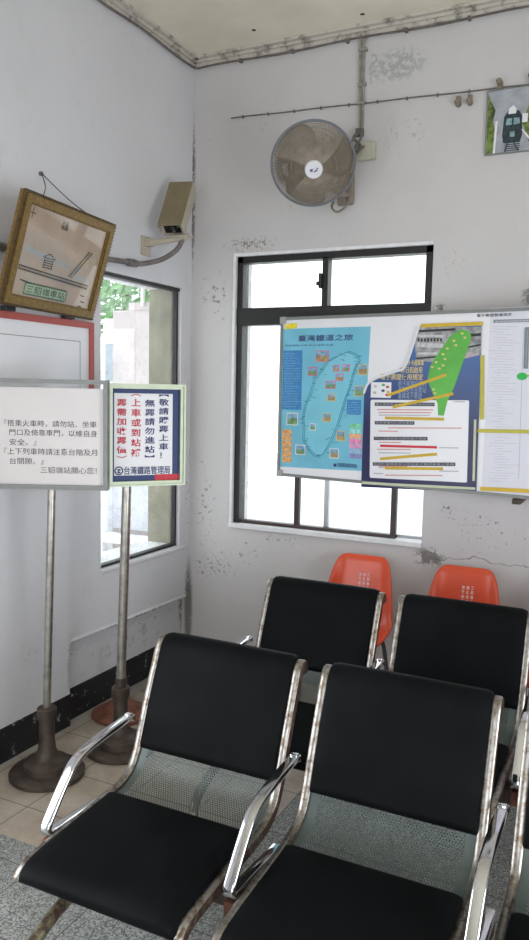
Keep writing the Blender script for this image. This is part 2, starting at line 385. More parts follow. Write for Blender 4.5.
b = BM(); box(b, -T, 1.6, YF-T, YF, 0, H); box(b, 3.8, XR+T, YF-T, YF, 0, H); box(b, 1.6, 3.8, YF-T, YF, 2.6, H)
struct('wall_front', b, m_wall_left)
# skirting
b = BM(); box(b, -0.028, 0.004, YF, -3.9, 0, 0.158); box(b, -0.028, 0.004, -2.75, -1.088, 0, 0.158); box(b, -0.05, -0.037, -1.085, 0, 0, 0.158)
struct('baseboard_left', b, m_base)
b = BM(); box(b, -0.03, XR, -0.006, 0.002, 0, 0.158); struct('baseboard_back', b, m_base)
# ceiling moulding
for nm, ax in (('trim_1', 0), ('trim_2', 1)):
    b = BM(); z0 = 3.452
    for (d, za, zb) in ((0.014, z0, z0+0.022), (0.030, z0+0.020, z0+0.036), (0.055, z0+0.034, H+0.002)):
        if ax == 0: box(b, 0, d, YF, 0, za, zb, 0.003)
        else: box(b, 0, XR, -d, 0, za, zb, 0.003)
    struct(nm, b, m_mould)
# thin cables tacked along the moulding
b = BM(); pts = [(0.02, y, 3.447+0.006*math.sin(y*9)) for y in [-0.02-0.12*k for k in range(26)]]; tube(b, pts, 0.006, 6, 3)
tag(O('ceiling_cable', b, m_cable2, None, True), 'thin grimy cable tacked under the moulding of the left wall', 'cable')
b = BM(); pts = [(x, -0.02, 3.442+0.005*math.sin(x*8)) for x in [0.03+0.13*k for k in range(24)]]; tube(b, pts, 0.006, 6, 3)
for k in range(9): box(b, 0.3+k*0.31, 0.315+k*0.31, -0.028, -0.0, 3.434, 3.452, 0.002)
tag(O('ceiling_cable', b, m_cable2, None, True), 'thin grimy cable clipped under the moulding of the back wall', 'cable')

# ---------------------------------------------------------------- back window
def winbar(bm, x0, x1, z0, z1, y0, y1): box(bm, x0, x1, y0, y1, z0, z1, 0.002)
b = BM()   # thin white outer frame
winbar(b, bx0-0.012, bx0+0.004, bz0-0.02, bz1+0.014, -0.012, 0.05); winbar(b, bx0, bx1+0.004, bz1-0.004, bz1+0.014, -0.008, 0.05)
winbar(b, bx0-0.012, bx1+0.004, bz0-0.022, bz0+0.003, -0.022, 0.12)
W = struct('window_1', b, m_white)
b = BM()
winbar(b, bx0+0.004, bx0+0.040, bz0+0.003, bz1-0.004, 0.012, 0.085); winbar(b, bx0+0.004, bx1-0.001, bz1-0.040, bz1-0.004, 0.012, 0.085)
winbar(b, bx1-0.040, bx1-0.001, 1.95, bz1-0.004, 0.012, 0.085)
winbar(b, bx0+0.004, bx1-0.001, 2.012, 2.108, 0.006, 0.085); winbar(b, 0.812, 0.846, 2.10, 2.37, 0.012, 0.07)
O('window_frame', b, m_black, W)
b = BM()
for x in (0.672, 1.236): winbar(b, x, x+0.030, bz0+0.003, 2.02, 0.03, 0.06)
winbar(b, bx0+0.04, 1.266, bz0+0.002, bz0+0.022, 0.025, 0.065)
O('sash_frame', b, m_brownf, W)
b = BM(); winbar(b, 0.835, 0.862, bz0+0.003, 2.02, 0.075, 0.10); winbar(b, 0.85, 1.41, bz0+0.003, bz0+0.018, 0.075, 0.10); O('sash_frame', b, m_greyf, W)
b = BM(); box(b, bx0+0.01, bx1-0.01, 0.046, 0.049, bz0+0.01, 2.03); box(b, bx0+0.01, bx1-0.01, 0.046, 0.049, 2.09, bz1-0.01); O('pane', b, m_glass, W)
b = BM(); box(b, 0.800, 0.816, -0.012, 0.014, 2.20, 2.28, 0.004); box(b, 0.790, 0.803, -0.02, 0.0, 2.215, 2.235, 0.003); O('latch', b, m_black, W)

# ---------------------------------------------------------------- left window
b = BM()
box(b, -0.050, -0.022, ly1-0.018, ly1-0.001, lz0+0.001, lz1-0.001, 0.002); box(b, -0.06, -0.012, ly0, ly1, lz1-0.018, lz1-0.001, 0.002); box(b, -0.06, -0.02, ly0, ly1, lz0+0.001, lz0+0.014, 0.002)
W2 = struct('window_2', b, m_black)
b = BM(); box(b, -0.045, -0.042, ly0+0.002, ly1-0.01, lz0+0.01, lz1-0.01); O('pane', b, m_glass, W2)
b = BM(); box(b, -T-0.02, -0.062, ly1-0.004, ly1+0.001, lz0, lz1); struct('trim_4', b, m_olive)
b = BM(); box(b, -T-0.05, -0.062, ly0, ly1-0.004, lz0-0.002, lz0+0.006); struct('trim_5', b, m_white)
# a pale outbuilding, a white rail and shrubs outside the left window
#OUTSIDE
m_pink = plain('pale pinkish render', (0.52, 0.46, 0.46), 0.8, 0, 0.05, 2)
m_ow = plain('bright white render', (0.85, 0.86, 0.88), 0.8, 0, 0.03, 2)
m_og = plain('outdoor concrete', (0.72, 0.71, 0.69), 0.9, 0, 0.1, 3)
b = BM(); box(b, -14, XR+8, T, 16, -0.3, -0.12); box(b, -14, -T, -10, T, -0.3, -0.12); struct('ground', b, m_og)
hut = empty('outbuilding', (-1.8, 2.3, -0.12), 'pale pinkish outbuilding seen through the left window', 'building')
b = BM(); box(b, -2.23, -1.3, 2.20, 2.6, -0.12, 2.37); box(b, -2.04, -1.3, 2.19, 2.6, 2.37, 2.44); O('wall', b, m_pink, hut)
b = BM(); box(b, -2.06, -1.25, 2.0, 2.7, 2.60, 2.66, 0.01); O('roof', b, m_og, hut)
b = BM(); box(b, -1.88, -1.85, 2.15, 2.18, 2.40, 2.62, 0.003); O('post', b, m_og, hut)
b = BM(); box(b, -2.36, -2.235, 2.22, 2.9, -0.12, 1.70); box(b, -2.36, -2.235, 2.22, 2.9, 2.06, 2.30); O('side_panel', b, m_ow, hut)
b = BM(); box(b, -2.355, -2.24, 2.24, 2.28, 1.70, 2.06); O('window_pane', b, plain('dull blue glass', (0.3, 0.36, 0.42), 0.2), hut)
b = BM(); box(b, -2.22, -1.74, 2.17, 2.205, 0.28, 1.62, 0.003); O('door', b, plain('pale lavender door', (0.55, 0.56, 0.62), 0.6), hut)
b = BM(); box(b, -2.36, -1.25, 2.02, 2.16, 0.16, 0.24, 0.006); box(b, -2.36, -2.24, 2.05, 2.14, -0.12, 0.9, 0.004)
tag(O('railing', b, m_ow, None, False, (-1.4, 2.1, -0.12)), 'white railing outside the left window', 'railing')
def bush(name, loc, R_, n, label, leaf=0.09, lift=0.3):
    r = empty(name, loc, label, 'tree'); bb = BM()
    for _ in range(n):
        while True:
            q = Vector((random.uniform(-1, 1), random.uniform(-1, 1), random.uniform(-1, 1)))
            if 0.35 < q.length < 1: break
        c = Vector(loc)+Vector((q.x*R_[0], q.y*R_[1], R_[2]*(1.1+q.z)+lift))
        d = Vector((random.gauss(0, 1), random.gauss(0, 1), random.gauss(0, 1))).normalized(); e = d.orthogonal().normalized(); g = d.cross(e)
        s_ = leaf*random.uniform(0.6, 1.3)
        bb.faces.new([bb.verts.new(c+e*s_), bb.verts.new(c+g*s_*0.5), bb.verts.new(c-e*s_), bb.verts.new(c-g*s_*0.5)])
    O('foliage', bb, m_leaf, r)
    bb = BM(); tube(bb, [Vector(loc), Vector(loc)+Vector((0.05, 0, R_[2]*0.6)), Vector(loc)+Vector((0, 0.04, R_[2]*1.3+lift))], 0.05); O('trunk', bb, m_rustred, r)
bush('tree', (-4.6, 5.6, -0.12), (1.6, 1.2, 1.3), 4200, 'leafy green tree behind the pale outbuilding outside the left window', 0.07, 2.3)

# ---------------------------------------------------------------- tandem benches
prof_pts = [(0.040, -0.032), (0.036, -0.008), (0.012, 0.002), (-0.010, -0.018), (-0.034, -0.075), (-0.062, -0.140), (-0.090, -0.210), (-0.114, -0.275),
            (-0.140, -0.338), (-0.176, -0.388), (-0.235, -0.414), (-0.31, -0.422), (-0.41, -0.428), (-0.52, -0.434), (-0.61, -0.440), (-0.665, -0.450), (-0.695, -0.476)]
PROF = cr([(0, y, z) for y, z in prof_pts], 5)           # relative to the top of the back
ARC = [0.0]
for a_, b_ in zip(PROF, PROF[1:]): ARC.append(ARC[-1]+(b_-a_).length)
def at_arc(sv):
    sv = max(0, min(ARC[-1]-1e-6, sv))
    for i in range(len(ARC)-1):
        if ARC[i+1] >= sv:
            t = (sv-ARC[i])/(ARC[i+1]-ARC[i]); p = PROF[i].lerp(PROF[i+1], t); d = (PROF[i+1]-PROF[i]).normalized()
            j_ = max(0, i-1); k_ = min(len(PROF)-1, i+2); d = (PROF[k_]-PROF[j_]).normalized()
            return p, Vector((0, -d.z, d.y))*-1                # normal towards the sitter
def arc_of(zrel, first=True):
    for i in range(10, len(PROF)):
        if PROF[i].z <= zrel: return ARC[i]
BZ = 0.790
def seat_shell(bm, x0, x1, y, z):
    uv = bm.loops.layers.uv.new('UVMap'); N = 60; rows = []
    for i in range(N+1):
        sv = ARC[-1]*i/N; p, n = at_arc(sv)
        rows.append([(bm.verts.new(Vector((x, y, z))+p+n*0.002), x-x0, sv) for x in (x0, x1)])
    for r0, r1 in zip(rows, rows[1:]):
        f = bm.faces.new((r0[0][0], r0[1][0], r1[1][0], r1[0][0]))
        for l, q in zip(f.loops, (r0[0], r0[1], r1[1], r1[0])): l[uv].uv = (q[1], q[2])
def pad(bm, x0, x1, y, z, s0, s1, th, NS=44, NX=14):
    def edge(d, r):                                          # rounded edge profile
        return math.sqrt(max(0, 1-(1-min(1, d/r))**2))
    top = []; bot = []
    for i in range(NS+1):
        u = i/NS; u = 0.5-0.5*math.cos(PI*u) if True else u
        sv = s0+(s1-s0)*u; p, n = at_arc(sv); rt = []; rb = []
        for k in range(NX+1):
            q = 0.5-0.5*math.cos(PI*k/NX); x = x0+(x1-x0)*q
            h_ = th*edge(min(sv-s0, s1-sv)+1e-4, 0.022)*edge(min(x-x0, x1-x)+1e-4, 0.018)
            h_ += 0.006*math.sin(PI*q)*math.sin(PI*u)
            rt.append(bm.verts.new(Vector((x, y, z))+p+n*(0.004+h_))); rb.append(bm.verts.new(Vector((x, y, z))+p+n*0.003))
        top.append(rt); bot.append(rb)
    for a, c_ in zip(top, top[1:]):
        for k in range(NX): bm.faces.new((a[k], a[k+1], c_[k+1], c_[k]))
    for a, c_ in zip(bot, bot[1:]):
        for k in range(NX): bm.faces.new((a[k+1], a[k], c_[k], c_[k+1]))
    bmesh.ops.remove_doubles(bm, verts=bm.verts, dist=2e-4)
def side_bar(bm, x, y, z, wd=0.026, dp=0.032):
    pts = [Vector((x, y, z))+p for p in PROF]
    rings = []
    for i, p in enumerate(pts):
        _, n = at_arc(ARC[i] if i < len(ARC)-1 else ARC[-1]-1e-4)
        f_r = 0.012 if i not in (0, len(pts)-1) else 0.004
        rings.append([bm.verts.new(p+Vector((dx, 0, 0))+n*dn) for dx, dn in
                      ((-wd/2, -dp+f_r), (-wd/2, f_r-0.004), (-wd/2+0.005, f_r), (wd/2-0.005, f_r), (wd/2, f_r-0.004), (wd/2, -dp+f_r))])
    for a, c_ in zip(rings, rings[1:]):
        for k in range(6):
            f = bm.faces.new((a[k], a[(k+1) % 6], c_[(k+1) % 6], c_[k])); f.material_index = 1 if k in (0, 4, 5) else 0
    bm.faces.new(rings[0]); bm.faces.new(rings[-1][::-1])
def arm_rest(bm, x, y, z):
    pts = [(-0.120, -0.240), (-0.19, -0.243), (-0.27, -0.249), (-0.36, -0.262), (-0.410, -0.282), (-0.445, -0.316), (-0.492, -0.372), (-0.524, -0.414),
           (-0.527, -0.434), (-0.505, -0.446), (-0.42, -0.450), (-0.24, -0.462)]
    P3 = cr([(x, y+a, z+c_) for a, c_ in pts], 5)
    sweep(bm, P3, rrect(0.0175, 0.0085, 0.007, 3))
    p0 = P3[0]; box(bm, p0.x-0.0175, p0.x+0.0175, p0.y-0.002, p0.y+0.010, p0.z-0.014, p0.z+0.008, 0.004)
    box(bm, p0.x-0.012, p0.x+0.012, p0.y-0.016, p0.y+0.004, p0.z+0.004, p0.z+0.014, 0.003)
s_back1 = None
def arc_at_z(zr):
    i0 = max(range(len(PROF)), key=lambda i: PROF[i].z)
    for i in range(i0, len(PROF)):
        if PROF[i].z <= zr: return ARC[i]
S_TOP = 0.012; S_BB = arc_at_z(-0.318); S_SR = arc_at_z(-0.4205); S_FR = ARC[-1]-0.001
WID = 0.535; PIT = 0.608
def bench(n, x, y, label):
    """x,y = outer left face and back-top line of the first seat"""
    root = empty('waiting_bench', (x, y-0.35, 0), label, 'bench', None)
    for k in range(n):
        xa = x+k*PIT; xb = xa+WID
        b = BM(); seat_shell(b, xa+0.012, xb-0.012, y, BZ); sh = O('seat', b, m_perf, root, True)
        b = BM(); pad(b, xa+0.020, xb-0.020, y, BZ, S_TOP, S_BB, 0.020); O('back_pad', b, m_vinyl, sh, True)
        b = BM(); pad(b, xa+0.020, xb-0.020, y, BZ, S_SR, S_FR, 0.026); O('seat_pad', b, m_vinyl, sh, True)
        for xx in (xa+0.011, xb-0.011):
            b = BM(); side_bar(b, xx, y, BZ); O('side_frame', b, [m_chrome, m_rust], sh, True)
    for k in range(n+1):
        xm = x+k*PIT-(PIT-WID)/2
        b = BM(); arm_rest(b, xm, y+0.003, BZ); ar = O('armrest', b, m_chrome2, root, True); tag(ar, 'chrome armrest loop')
        b = BM(); box(b, xm-0.015, xm+0.015, y-0.53, y-0.25, BZ-0.505, BZ-0.458, 0.006); O('arm_bracket', b, m_rustred, root)
    b = BM(); box(b, x-0.04, x+n*PIT, y-0.42, y-0.35, BZ-0.560, BZ-0.500, 0.008); O('beam', b, m_iron, root)
    for k in range(n):   # brackets below every seat
        for xx in (x+k*PIT+0.08, x+k*PIT+WID-0.08):
            b = BM(); box(b, xx-0.012, xx+0.012, y-0.60, y-0.30, BZ-0.505, BZ-0.432, 0.003); O('seat_bracket', b, m_iron, root)
    for xx in (x+0.125, x+n*PIT-PIT+WID-0.125):
        b = BM(); tube(b, [(xx, y-0.385, BZ-0.53), (xx, y-0.52, BZ-0.528), (xx, y-0.64, BZ-0.534), (xx, y-0.75, BZ-0.57), (xx, y-0.83, BZ-0.62), (xx, y-0.87, 0.05), (xx, y-0.875, 0.012)], 0.018, 12, 6)
        box(b, xx-0.02, xx+0.02, y-0.905, y-0.845, 0, 0.014, 0.004); O('leg', b, m_leg_rust, root, True)
        b = BM(); tube(b, [(xx, y-0.385, BZ-0.53), (xx, y-0.30, BZ-0.56), (xx, y-0.20, BZ-0.60), (xx, y-0.12, BZ-0.70), (xx, y-0.07, 0.03), (xx, y-0.07, 0.012)], 0.017, 12, 6)
        box(b, xx-0.02, xx+0.02, y-0.10, y-0.04, 0, 0.014, 0.004); O('leg', b, m_leg_rust, root, True)
    return root
bench(3, 0.985, -1.790, 'nearer row of black padded chrome waiting seats, in the foreground')
bench(3, 0.948, -0.850, 'farther row of black padded chrome waiting seats, in front of the orange chairs')

# ---------------------------------------------------------------- orange chairs
m_lt = plain('white paint lettering', (0.85, 0.80, 0.78), 0.5)
m_leg = plain('grey painted tube', (0.18, 0.18, 0.18), 0.4, 0.5)
def orange_chair(cx, yb, label):
    root = empty('plastic_chair', (cx, yb-0.25, 0), label, 'chair', 'orange plastic chairs along the back wall')
    # side profile (y, z, half width, curl)
    pr = [(0.030, 0.795, 0.090, 0.0), (0.022, 0.788, 0.118, 0.004), (0.012, 0.765, 0.140, 0.010), (0.002, 0.72, 0.157, 0.018), (-0.010, 0.66, 0.170, 0.026), (-0.022, 0.60, 0.180, 0.034),
          (-0.036, 0.54, 0.190, 0.042), (-0.055, 0.49, 0.198, 0.050), (-0.085, 0.455, 0.205, 0.052), (-0.14, 0.430, 0.210, 0.048), (-0.22, 0.420, 0.212, 0.040),
          (-0.30, 0.422, 0.212, 0.030), (-0.37, 0.428, 0.206, 0.018), (-0.41, 0.420, 0.190, 0.006), (-0.425, 0.400, 0.165, 0.0)]
    P4 = cr([(a, z_, 0) for a, z_, *_ in pr], 4); Wd = cr([(c_, d_, 0) for _, _, c_, d_ in pr], 4)
    b = BM(); NX = 20; rows = []
    for i, (q, wd_) in enumerate(zip(P4, Wd)):
        a = P4[max(0, i-1)]; c_ = P4[min(len(P4)-1, i+1)]; t = (c_-a).normalized(); n = Vector((0, t.y, -t.x))
        if n.y > 0 and q.y > 0.5: n = -n
        n = Vector((0, -abs(t.y), abs(t.x)))
        row = []
        for k in range(NX+1):
            u = -1+2*k/NX; x = cx+wd_.x*u; lift = wd_.y*max(0, (abs(u)-0.55)/0.45)**2
            row.append(b.verts.new(Vector((x, yb+q.x, q.y))+n*lift))
        rows.append(row)
    for r0, r1 in zip(rows, rows[1:]):
        for k in range(NX): b.faces.new((r0[k], r0[k+1], r1[k+1], r1[k]))
    sh = O('seat_shell', b, m_orange, root, True)
    so = sh.modifiers.new('thickness', 'SOLIDIFY'); so.thickness = 0.006; so.offset = 0
    pl = Plane((cx, yb-0.0155, 0.66), (1, 0, 0), (0, 0.21, 1))
    for k, st in enumerate(('三貂嶺站', '請愛惜用', '旅客座椅')):
        text('\n'.join(st), pl, 0.026-0.022*k+0.004, 0.040-0.022*k+0.004, -0.035, 0.050, 0.002, m_lt, root, 'lettering', 0.01, 1.25)
    for sx in (-0.16, 0.16):
        b = BM(); tube(b, [(cx+sx*0.8, yb-0.33, 0.408), (cx+sx, yb-0.36, 0.35), (cx+sx*1.12, yb-0.42, 0.0)], 0.011, 8, 5); O('leg', b, m_leg, root, True)
        b = BM(); tube(b, [(cx+sx*0.8, yb-0.12, 0.415), (cx+sx, yb-0.09, 0.35), (cx+sx*1.12, yb-0.02, 0.0)], 0.011, 8, 5); O('leg', b, m_leg, root, True)
    return root
orange_chair(1.145, -0.13, 'orange plastic chair behind the second row, below the big window, leftmost of the orange ones')
orange_chair(1.680, -0.13, 'orange plastic chair against bare wall, second from the left of the orange ones')
orange_chair(2.215, -0.13, 'orange plastic chair cut off at the right edge of the photo')

# ---------------------------------------------------------------- sign stands
m_paper = plain('off white sign sheet', (0.66, 0.62, 0.61), 0.35, 0, 0.03, 4)
m_paper2 = plain('white sign sheet', (0.80, 0.80, 0.83), 0.3, 0, 0.02, 4)
m_ink = plain('black ink', (0.02, 0.02, 0.022), 0.5)
m_red = plain('red ink', (0.62, 0.02, 0.05), 0.5)
m_blue = plain('blue ink', (0.015, 0.04, 0.16), 0.5)
m_navy = plain('navy print', (0.03, 0.035, 0.16), 0.5)
def stand_base(root, x, y, mat):
    b = BM(); lathe(b, [(0, 0.0), (0.150, 0.0), (0.157, 0.006), (0.157, 0.022), (0.150, 0.028), (0.098, 0.032), (0.098, 0.062), (0.092, 0.068), (0.062, 0.076), (0.050, 0.090),
                        (0.038, 0.115), (0.033, 0.16), (0.032, 0.25), (0.041, 0.252), (0.041, 0.295), (0.036, 0.300), (0, 0.300)], (x, y, 0), 48)
    O('base', b, mat, root, True)
def lean_tube(bm, p0, p1, r, n=16): sweep(bm, [Vector(p0), (Vector(p0)+Vector(p1))/2, Vector(p1)], circ(r, n))
# left stand
R1 = empty('sign_stand', (0.243, -1.52, 0), 'grey framed sign stand with black handwritten notice on white, left side', 'sign')
stand_base(R1, 0.243, -1.52, m_iron)
b = BM(); lean_tube(b, (0.243, -1.52, 0.29), (0.279, -1.52, 1.24), 0.0165); O('pole', b, m_pole, R1, True)
az = 0.456+0.02
P1 = Plane((0.280, -1.517, 1.23), (math.cos(az), math.sin(az), 0), (0.0, 0, 1))
b = BM(); pbox(b, P1, -0.255, 0.222, 0.012, 0.410, -0.012, 0.012); O('panel', b, m_paper, R1)
b = BM(); frame_bars(b, P1, -0.262, 0.228, 0.0, 0.445, 0.018, -0.022, 0.030); frame_bars(b, P1, -0.262, 0.228, 0.0, 0.445, 0.008, 0.028, 0.034); O('frame', b, m_alu, R1)
S1 = 1/244.0
def s1(xp, yp): return ((xp-54.5)*0.00412, (487.5-yp)*0.00412)
for body, xa, xb, yc in (('『搭乘火車時，請勿站、坐車', 6, 97, 423), ('門口及倚靠車門，以維自身', 11, 97.5, 432), ('安全。』', 11, 38, 441.5),
                         ('『上下列車時請注意台階及月', 5.5, 97.5, 450.5), ('台間隙。』', 11, 45, 460), ('三貂嶺站關心您！', 41, 97, 468.5)):
    (a0, b0), (a1, b1) = s1(xa+2.5, yc+3.2), s1(xb+1.5, yc-3.2)
    text(body, P1, a0, a1, b0, b1, 0.0135, m_ink, R1, 'lettering', -0.004)
# right stand
R2 = empty('sign_stand', (0.373, -1.18, 0), 'sign stand with red and blue vertical writing in blue border, beside left window', 'sign')
stand_base(R2, 0.373, -1.18, m_iron)
b = BM(); lean_tube(b, (0.373, -1.18, 0.29), (0.404, -1.18, 1.22), 0.021); O('pole', b, m_pole, R2, True)
b = BM(); lathe(b, [(0, 0), (0.026, 0), (0.026, 0.05), (0, 0.05)], (0.3735, -1.18, 0.29), 20); O('collar', b, m_iron, R2, True)
az2 = 0.456+0.42
P2 = Plane((0.404, -1.175, 1.218), (math.cos(az2), math.sin(az2), 0), (0, 0, 1))
A0, A1 = -0.096, 0.252
b = BM(); pbox(b, P2, A0+0.01, A1-0.01, 0.012, 0.432, -0.012, 0.010); O('panel', b, m_paper2, R2)
b = BM(); frame_bars(b, P2, A0, A1, 0.0, 0.447, 0.022, -0.020, 0.032); frame_bars(b, P2, A0, A1, 0.0, 0.447, 0.008, 0.030, 0.040); O('frame', b, m_alug, R2)
b = BM(); i0, i1, j0, j1 = A0+0.022, A1-0.022, 0.022, 0.425
ppoly(b, P2, [(i0, j0), (i0+0.011, j0), (i0+0.011, j1), (i0, j1)], 0.010, 0.0115); ppoly(b, P2, [(i1-0.030, j0+0.0), (i1, j0), (i1, j1), (i1-0.030, j1)], 0.010, 0.0115)
ppoly(b, P2, [(i0, j1-0.020), (i1, j1-0.020), (i1, j1), (i0, j1)], 0.010, 0.0118); ppoly(b, P2, [(i0, j0), (i1-0.11, j0), (i1-0.11, j0+0.024), (i0, j0+0.024)], 0.010, 0.0118)
O('border', b, m_blue, R2)
b = BM(); ppoly(b, P2, [(i1-0.11, j0), (i1, j0), (i1, j0+0.026), (i1-0.11, j0+0.026)], 0.010, 0.0125); O('border_corner', b, m_red, R2)
# map photo pixels of the panel to panel metres
def s2(xp, yp): return (A0+0.022+(xp-112.5)/(176.5-112.5)*(i1-i0), 0.022+(477.5-yp)/(477.5-389)*(j1-j0))
for body, xc, ya, yb_, mt in (('︻敬請購票上車！', 161.5, 394, 456, m_blue), ('無票請勿進站︼', 148.2, 399, 455, m_blue), ('︵上車或到站補', 135, 394, 454, m_red), ('票需加收票價︶', 121.8, 399, 455, m_red)):
    (a0, b0), (a1, b1) = s2(xc-4.8, yb_), s2(xc+4.8, ya)
    text('\n'.join(body), P2, a0, a1, b0, b1, 0.0128, mt, R2, 'lettering', 0.016, 1.22)
(a0, b0), (a1, b1) = s2(124, 471.5), s2(168, 463.5)
text('台灣鐵路管理局', P2, a0, a1, b0, b1, 0.0128, m_blue, R2, 'lettering', 0.010)
(a0, b0) = s2(119.2, 467.5)
b = BM(); rr = 0.017
ring = [(a0+rr*math.cos(2*PI*k/24), b0+rr*math.sin(2*PI*k/24)) for k in range(25)]
for q0, q1 in zip(ring, ring[1:]): pstrip(b, P2, *q0, *q1, 0.005, 0.012, 0.013)
pstrip(b, P2, a0-0.009, b0+0.004, a0+0.009, b0+0.004, 0.004, 0.012, 0.013); pstrip(b, P2, a0, b0-0.012, a0, b0+0.009, 0.005, 0.012, 0.013); pstrip(b, P2, a0-0.008, b0-0.007, a0+0.008, b0-0.007, 0.004, 0.012, 0.013)
O('emblem', b, m_blue, R2)
# rusty base behind
R3 = empty('stand_base', (0.145, -0.865, 0), 'rusty red round stand base with a short stub, by the wall', 'stand')
b = BM(); lathe(b, [(0, 0.0), (0.142, 0.0), (0.148, 0.008), (0.146, 0.020), (0.09, 0.034), (0.086, 0.040), (0.084, 0.055), (0.05, 0.075), (0.036, 0.10), (0.030, 0.13), (0.028, 0.20), (0, 0.20)], (0.145, -0.865, 0), 44); O('base', b, m_rustred, R3, True)
b = BM(); lathe(b, [(0, 0.2), (0.022, 0.2), (0.022, 0.30), (0.008, 0.302), (0.008, 0.36), (0, 0.36)], (0.145, -0.865, 0), 20); O('stub', b, m_rustred, R3, True)

# ---------------------------------------------------------------- red framed board and the tilted picture on the left wall
m_redfr = plain('brick red painted frame', (0.42, 0.085, 0.07), 0.4)
PW = Plane((0.012, 0, 0), (0, 1, 0), (0, 0, 1))
RB = empty('framed_board', (0.0, -1.5, 1.35), 'white board in a red frame on left wall, below the tilted picture', 'board')
b = BM(); pbox(b, PW, -1.885, -0.945, 1.36, 1.935, -0.010, 0.004); O('panel', b, m_paper2, RB)
b = BM(); frame_bars(b, PW, -1.905, -0.928, 1.34, 1.953, 0.030, -0.012, 0.014); O('frame', b, m_redfr, RB)
b = BM(); frame_bars(b, PW, -1.83, -1.02, 1.42, 1.86, 0.003, 0.004, 0.0048); O('border_line', b, m_alu, RB)
for yy in (-1.495, -1.12):
    b = BM(); box(b, 0.012, 0.045, yy-0.030, yy+0.030, 1.953, 1.975, 0.004); tube(b, [(0.03, yy-0.02, 1.975), (0.03, yy-0.005, 1.995), (0.03, yy+0.02, 1.975)], 0.004, 6, 4); O('clip', b, m_ink, RB)

s = NT('dull gilt wood'); O_ = s.obj()
s.bump(s.noise(O_, 70, 4), 0.4, 0.004)
m_gold = s.set(s.mix(s.ramp(s.noise(O_, 90, 4), 0.35, 0.7), (0.16, 0.09, 0.018), (0.28, 0.17, 0.04)), 0.42, 0.25)
m_gold2 = plain('dark gilt rim', (0.10, 0.06, 0.02), 0.45, 0.2, 0.4, 60)
s = NT('aged brown drawing paper'); O_ = s.obj()
m_aged = s.set(s.mix(s.ramp(s.noise(O_, 4, 5, 0.6), 0.35, 0.7), (0.44, 0.33, 0.25), (0.56, 0.45, 0.35)), 0.6)
tl, tr_, br_, bl = Vector((0.222, -1.590, 2.405)), Vector((0.156, -0.934, 2.398)), Vector((0.030, -0.952, 1.966)), Vector((0.097, -1.607, 1.972))
e_ = (tr_-tl).normalized(); v_ = (tl-bl).normalized(); PP = Plane(bl, e_, v_); FW, FH = (tr_-tl).length, (tl-bl).length
PIC = empty('framed_picture', (0.0, -1.27, 2.0), 'tilted gilt framed railway drawing hanging by wire on left wall', 'picture')
b = BM(); pbox(b, PP, 0.03, FW-0.03, 0.02, FH-0.02, -0.022, -0.008); O('paper', b, m_aged, PIC)
b = BM(); frame_bars(b, PP, 0, FW, 0, FH, 0.046, -0.028, -0.002); frame_bars(b, PP, 0.010, FW-0.010, 0.008, FH-0.008, 0.030, -0.002, 0.008); frame_bars(b, PP, 0.044, FW-0.044, 0.034, FH-0.034, 0.006, -0.002, 0.003); O('frame', b, m_gold, PIC)
b = BM(); frame_bars(b, PP, -0.002, FW+0.002, -0.002, FH+0.002, 0.010, -0.012, 0.001)
n_ = 44
for k in range(n_):
    for q in ((FW*k/n_+0.003, 0.0), (FW*k/n_+0.003, FH)): pbox(b, PP, q[0], q[0]+0.007, q[1]-0.004, q[1]+0.004, -0.010, 0.004)
    if k < 30:
        for a in (0.0, FW): pbox(b, PP, a-0.004, a+0.004, FH*k/30, FH*k/30+0.007, -0.010, 0.004)
O('carved_rim', b, m_gold2, PIC)
b = BM(); pbox(b, PP, 0.045, FW-0.045, 0.035, FH-0.035, -0.0045, -0.0035); O('glass', b, m_pglass, PIC)
# homography-free layout: fractions of the picture
def pf(u, v): return (u*FW, v*FH)
m_pen = plain('soft pencil', (0.05, 0.045, 0.04), 0.7); m_grn = plain('pale green ink', (0.42, 0.52, 0.32), 0.6); m_dgn = plain('dark green ink', (0.05, 0.10, 0.06), 0.6); m_pbl = plain('pale blue crayon', (0.42, 0.50, 0.55), 0.7)
zc = -0.0075
b = BM()
def ln(bm, u0, v0, u1, v1, wd): pstrip(bm, PP, *pf(u0, v0), *pf(u1, v1), wd*1.4, zc, zc+0.0005)
ln(b, 0.12, 0.88, 0.12, 0.79, 0.002); ln(b, 0.09, 0.835, 0.15, 0.835, 0.002)
for o_ in (0.0, 0.03): ln(b, 0.10, 0.335+o_, 0.86, 0.30+o_, 0.0035)
for k in range(40):
    u = 0.105+k*0.0192; v = 0.335-0.046*(u-0.10)/0.76; ln(b, u, v-0.008, u+0.004, v+0.04, 0.0022)
for o_ in (0.0, 0.035): ln(b, 0.62+o_, 0.37, 0.79+o_, 0.66, 0.003)
for k in range(14):
    t = k/14; ln(b, 0.61+0.17*t, 0.385+0.29*t, 0.665+0.17*t, 0.375+0.29*t, 0.002)
for k in range(5): ln(b, 0.33, 0.40+k*0.022, 0.42, 0.40+k*0.022, 0.003)
ln(b, 0.33, 0.39, 0.33, 0.50, 0.003); ln(b, 0.42, 0.39, 0.42, 0.50, 0.003); ln(b, 0.31, 0.49, 0.375, 0.53, 0.003); ln(b, 0.44, 0.49, 0.375, 0.53, 0.003)
for (u, v) in ((0.80, 0.22), (0.82, 0.16), (0.80, 0.11), (0.83, 0.08), (0.14, 0.24), (0.17, 0.235), (0.2, 0.23)): ln(b, u, v, u+0.05, v-0.004, 0.004)
O('drawing_lines', b, m_pen, PIC)
b = BM()
for k in range(3): ln(b, 0.13, 0.50+k*0.02, 0.60, 0.44+k*0.02, 0.003)
for k in range(2): ln(b, 0.66, 0.38+k*0.02, 0.86, 0.365+k*0.02, 0.003)
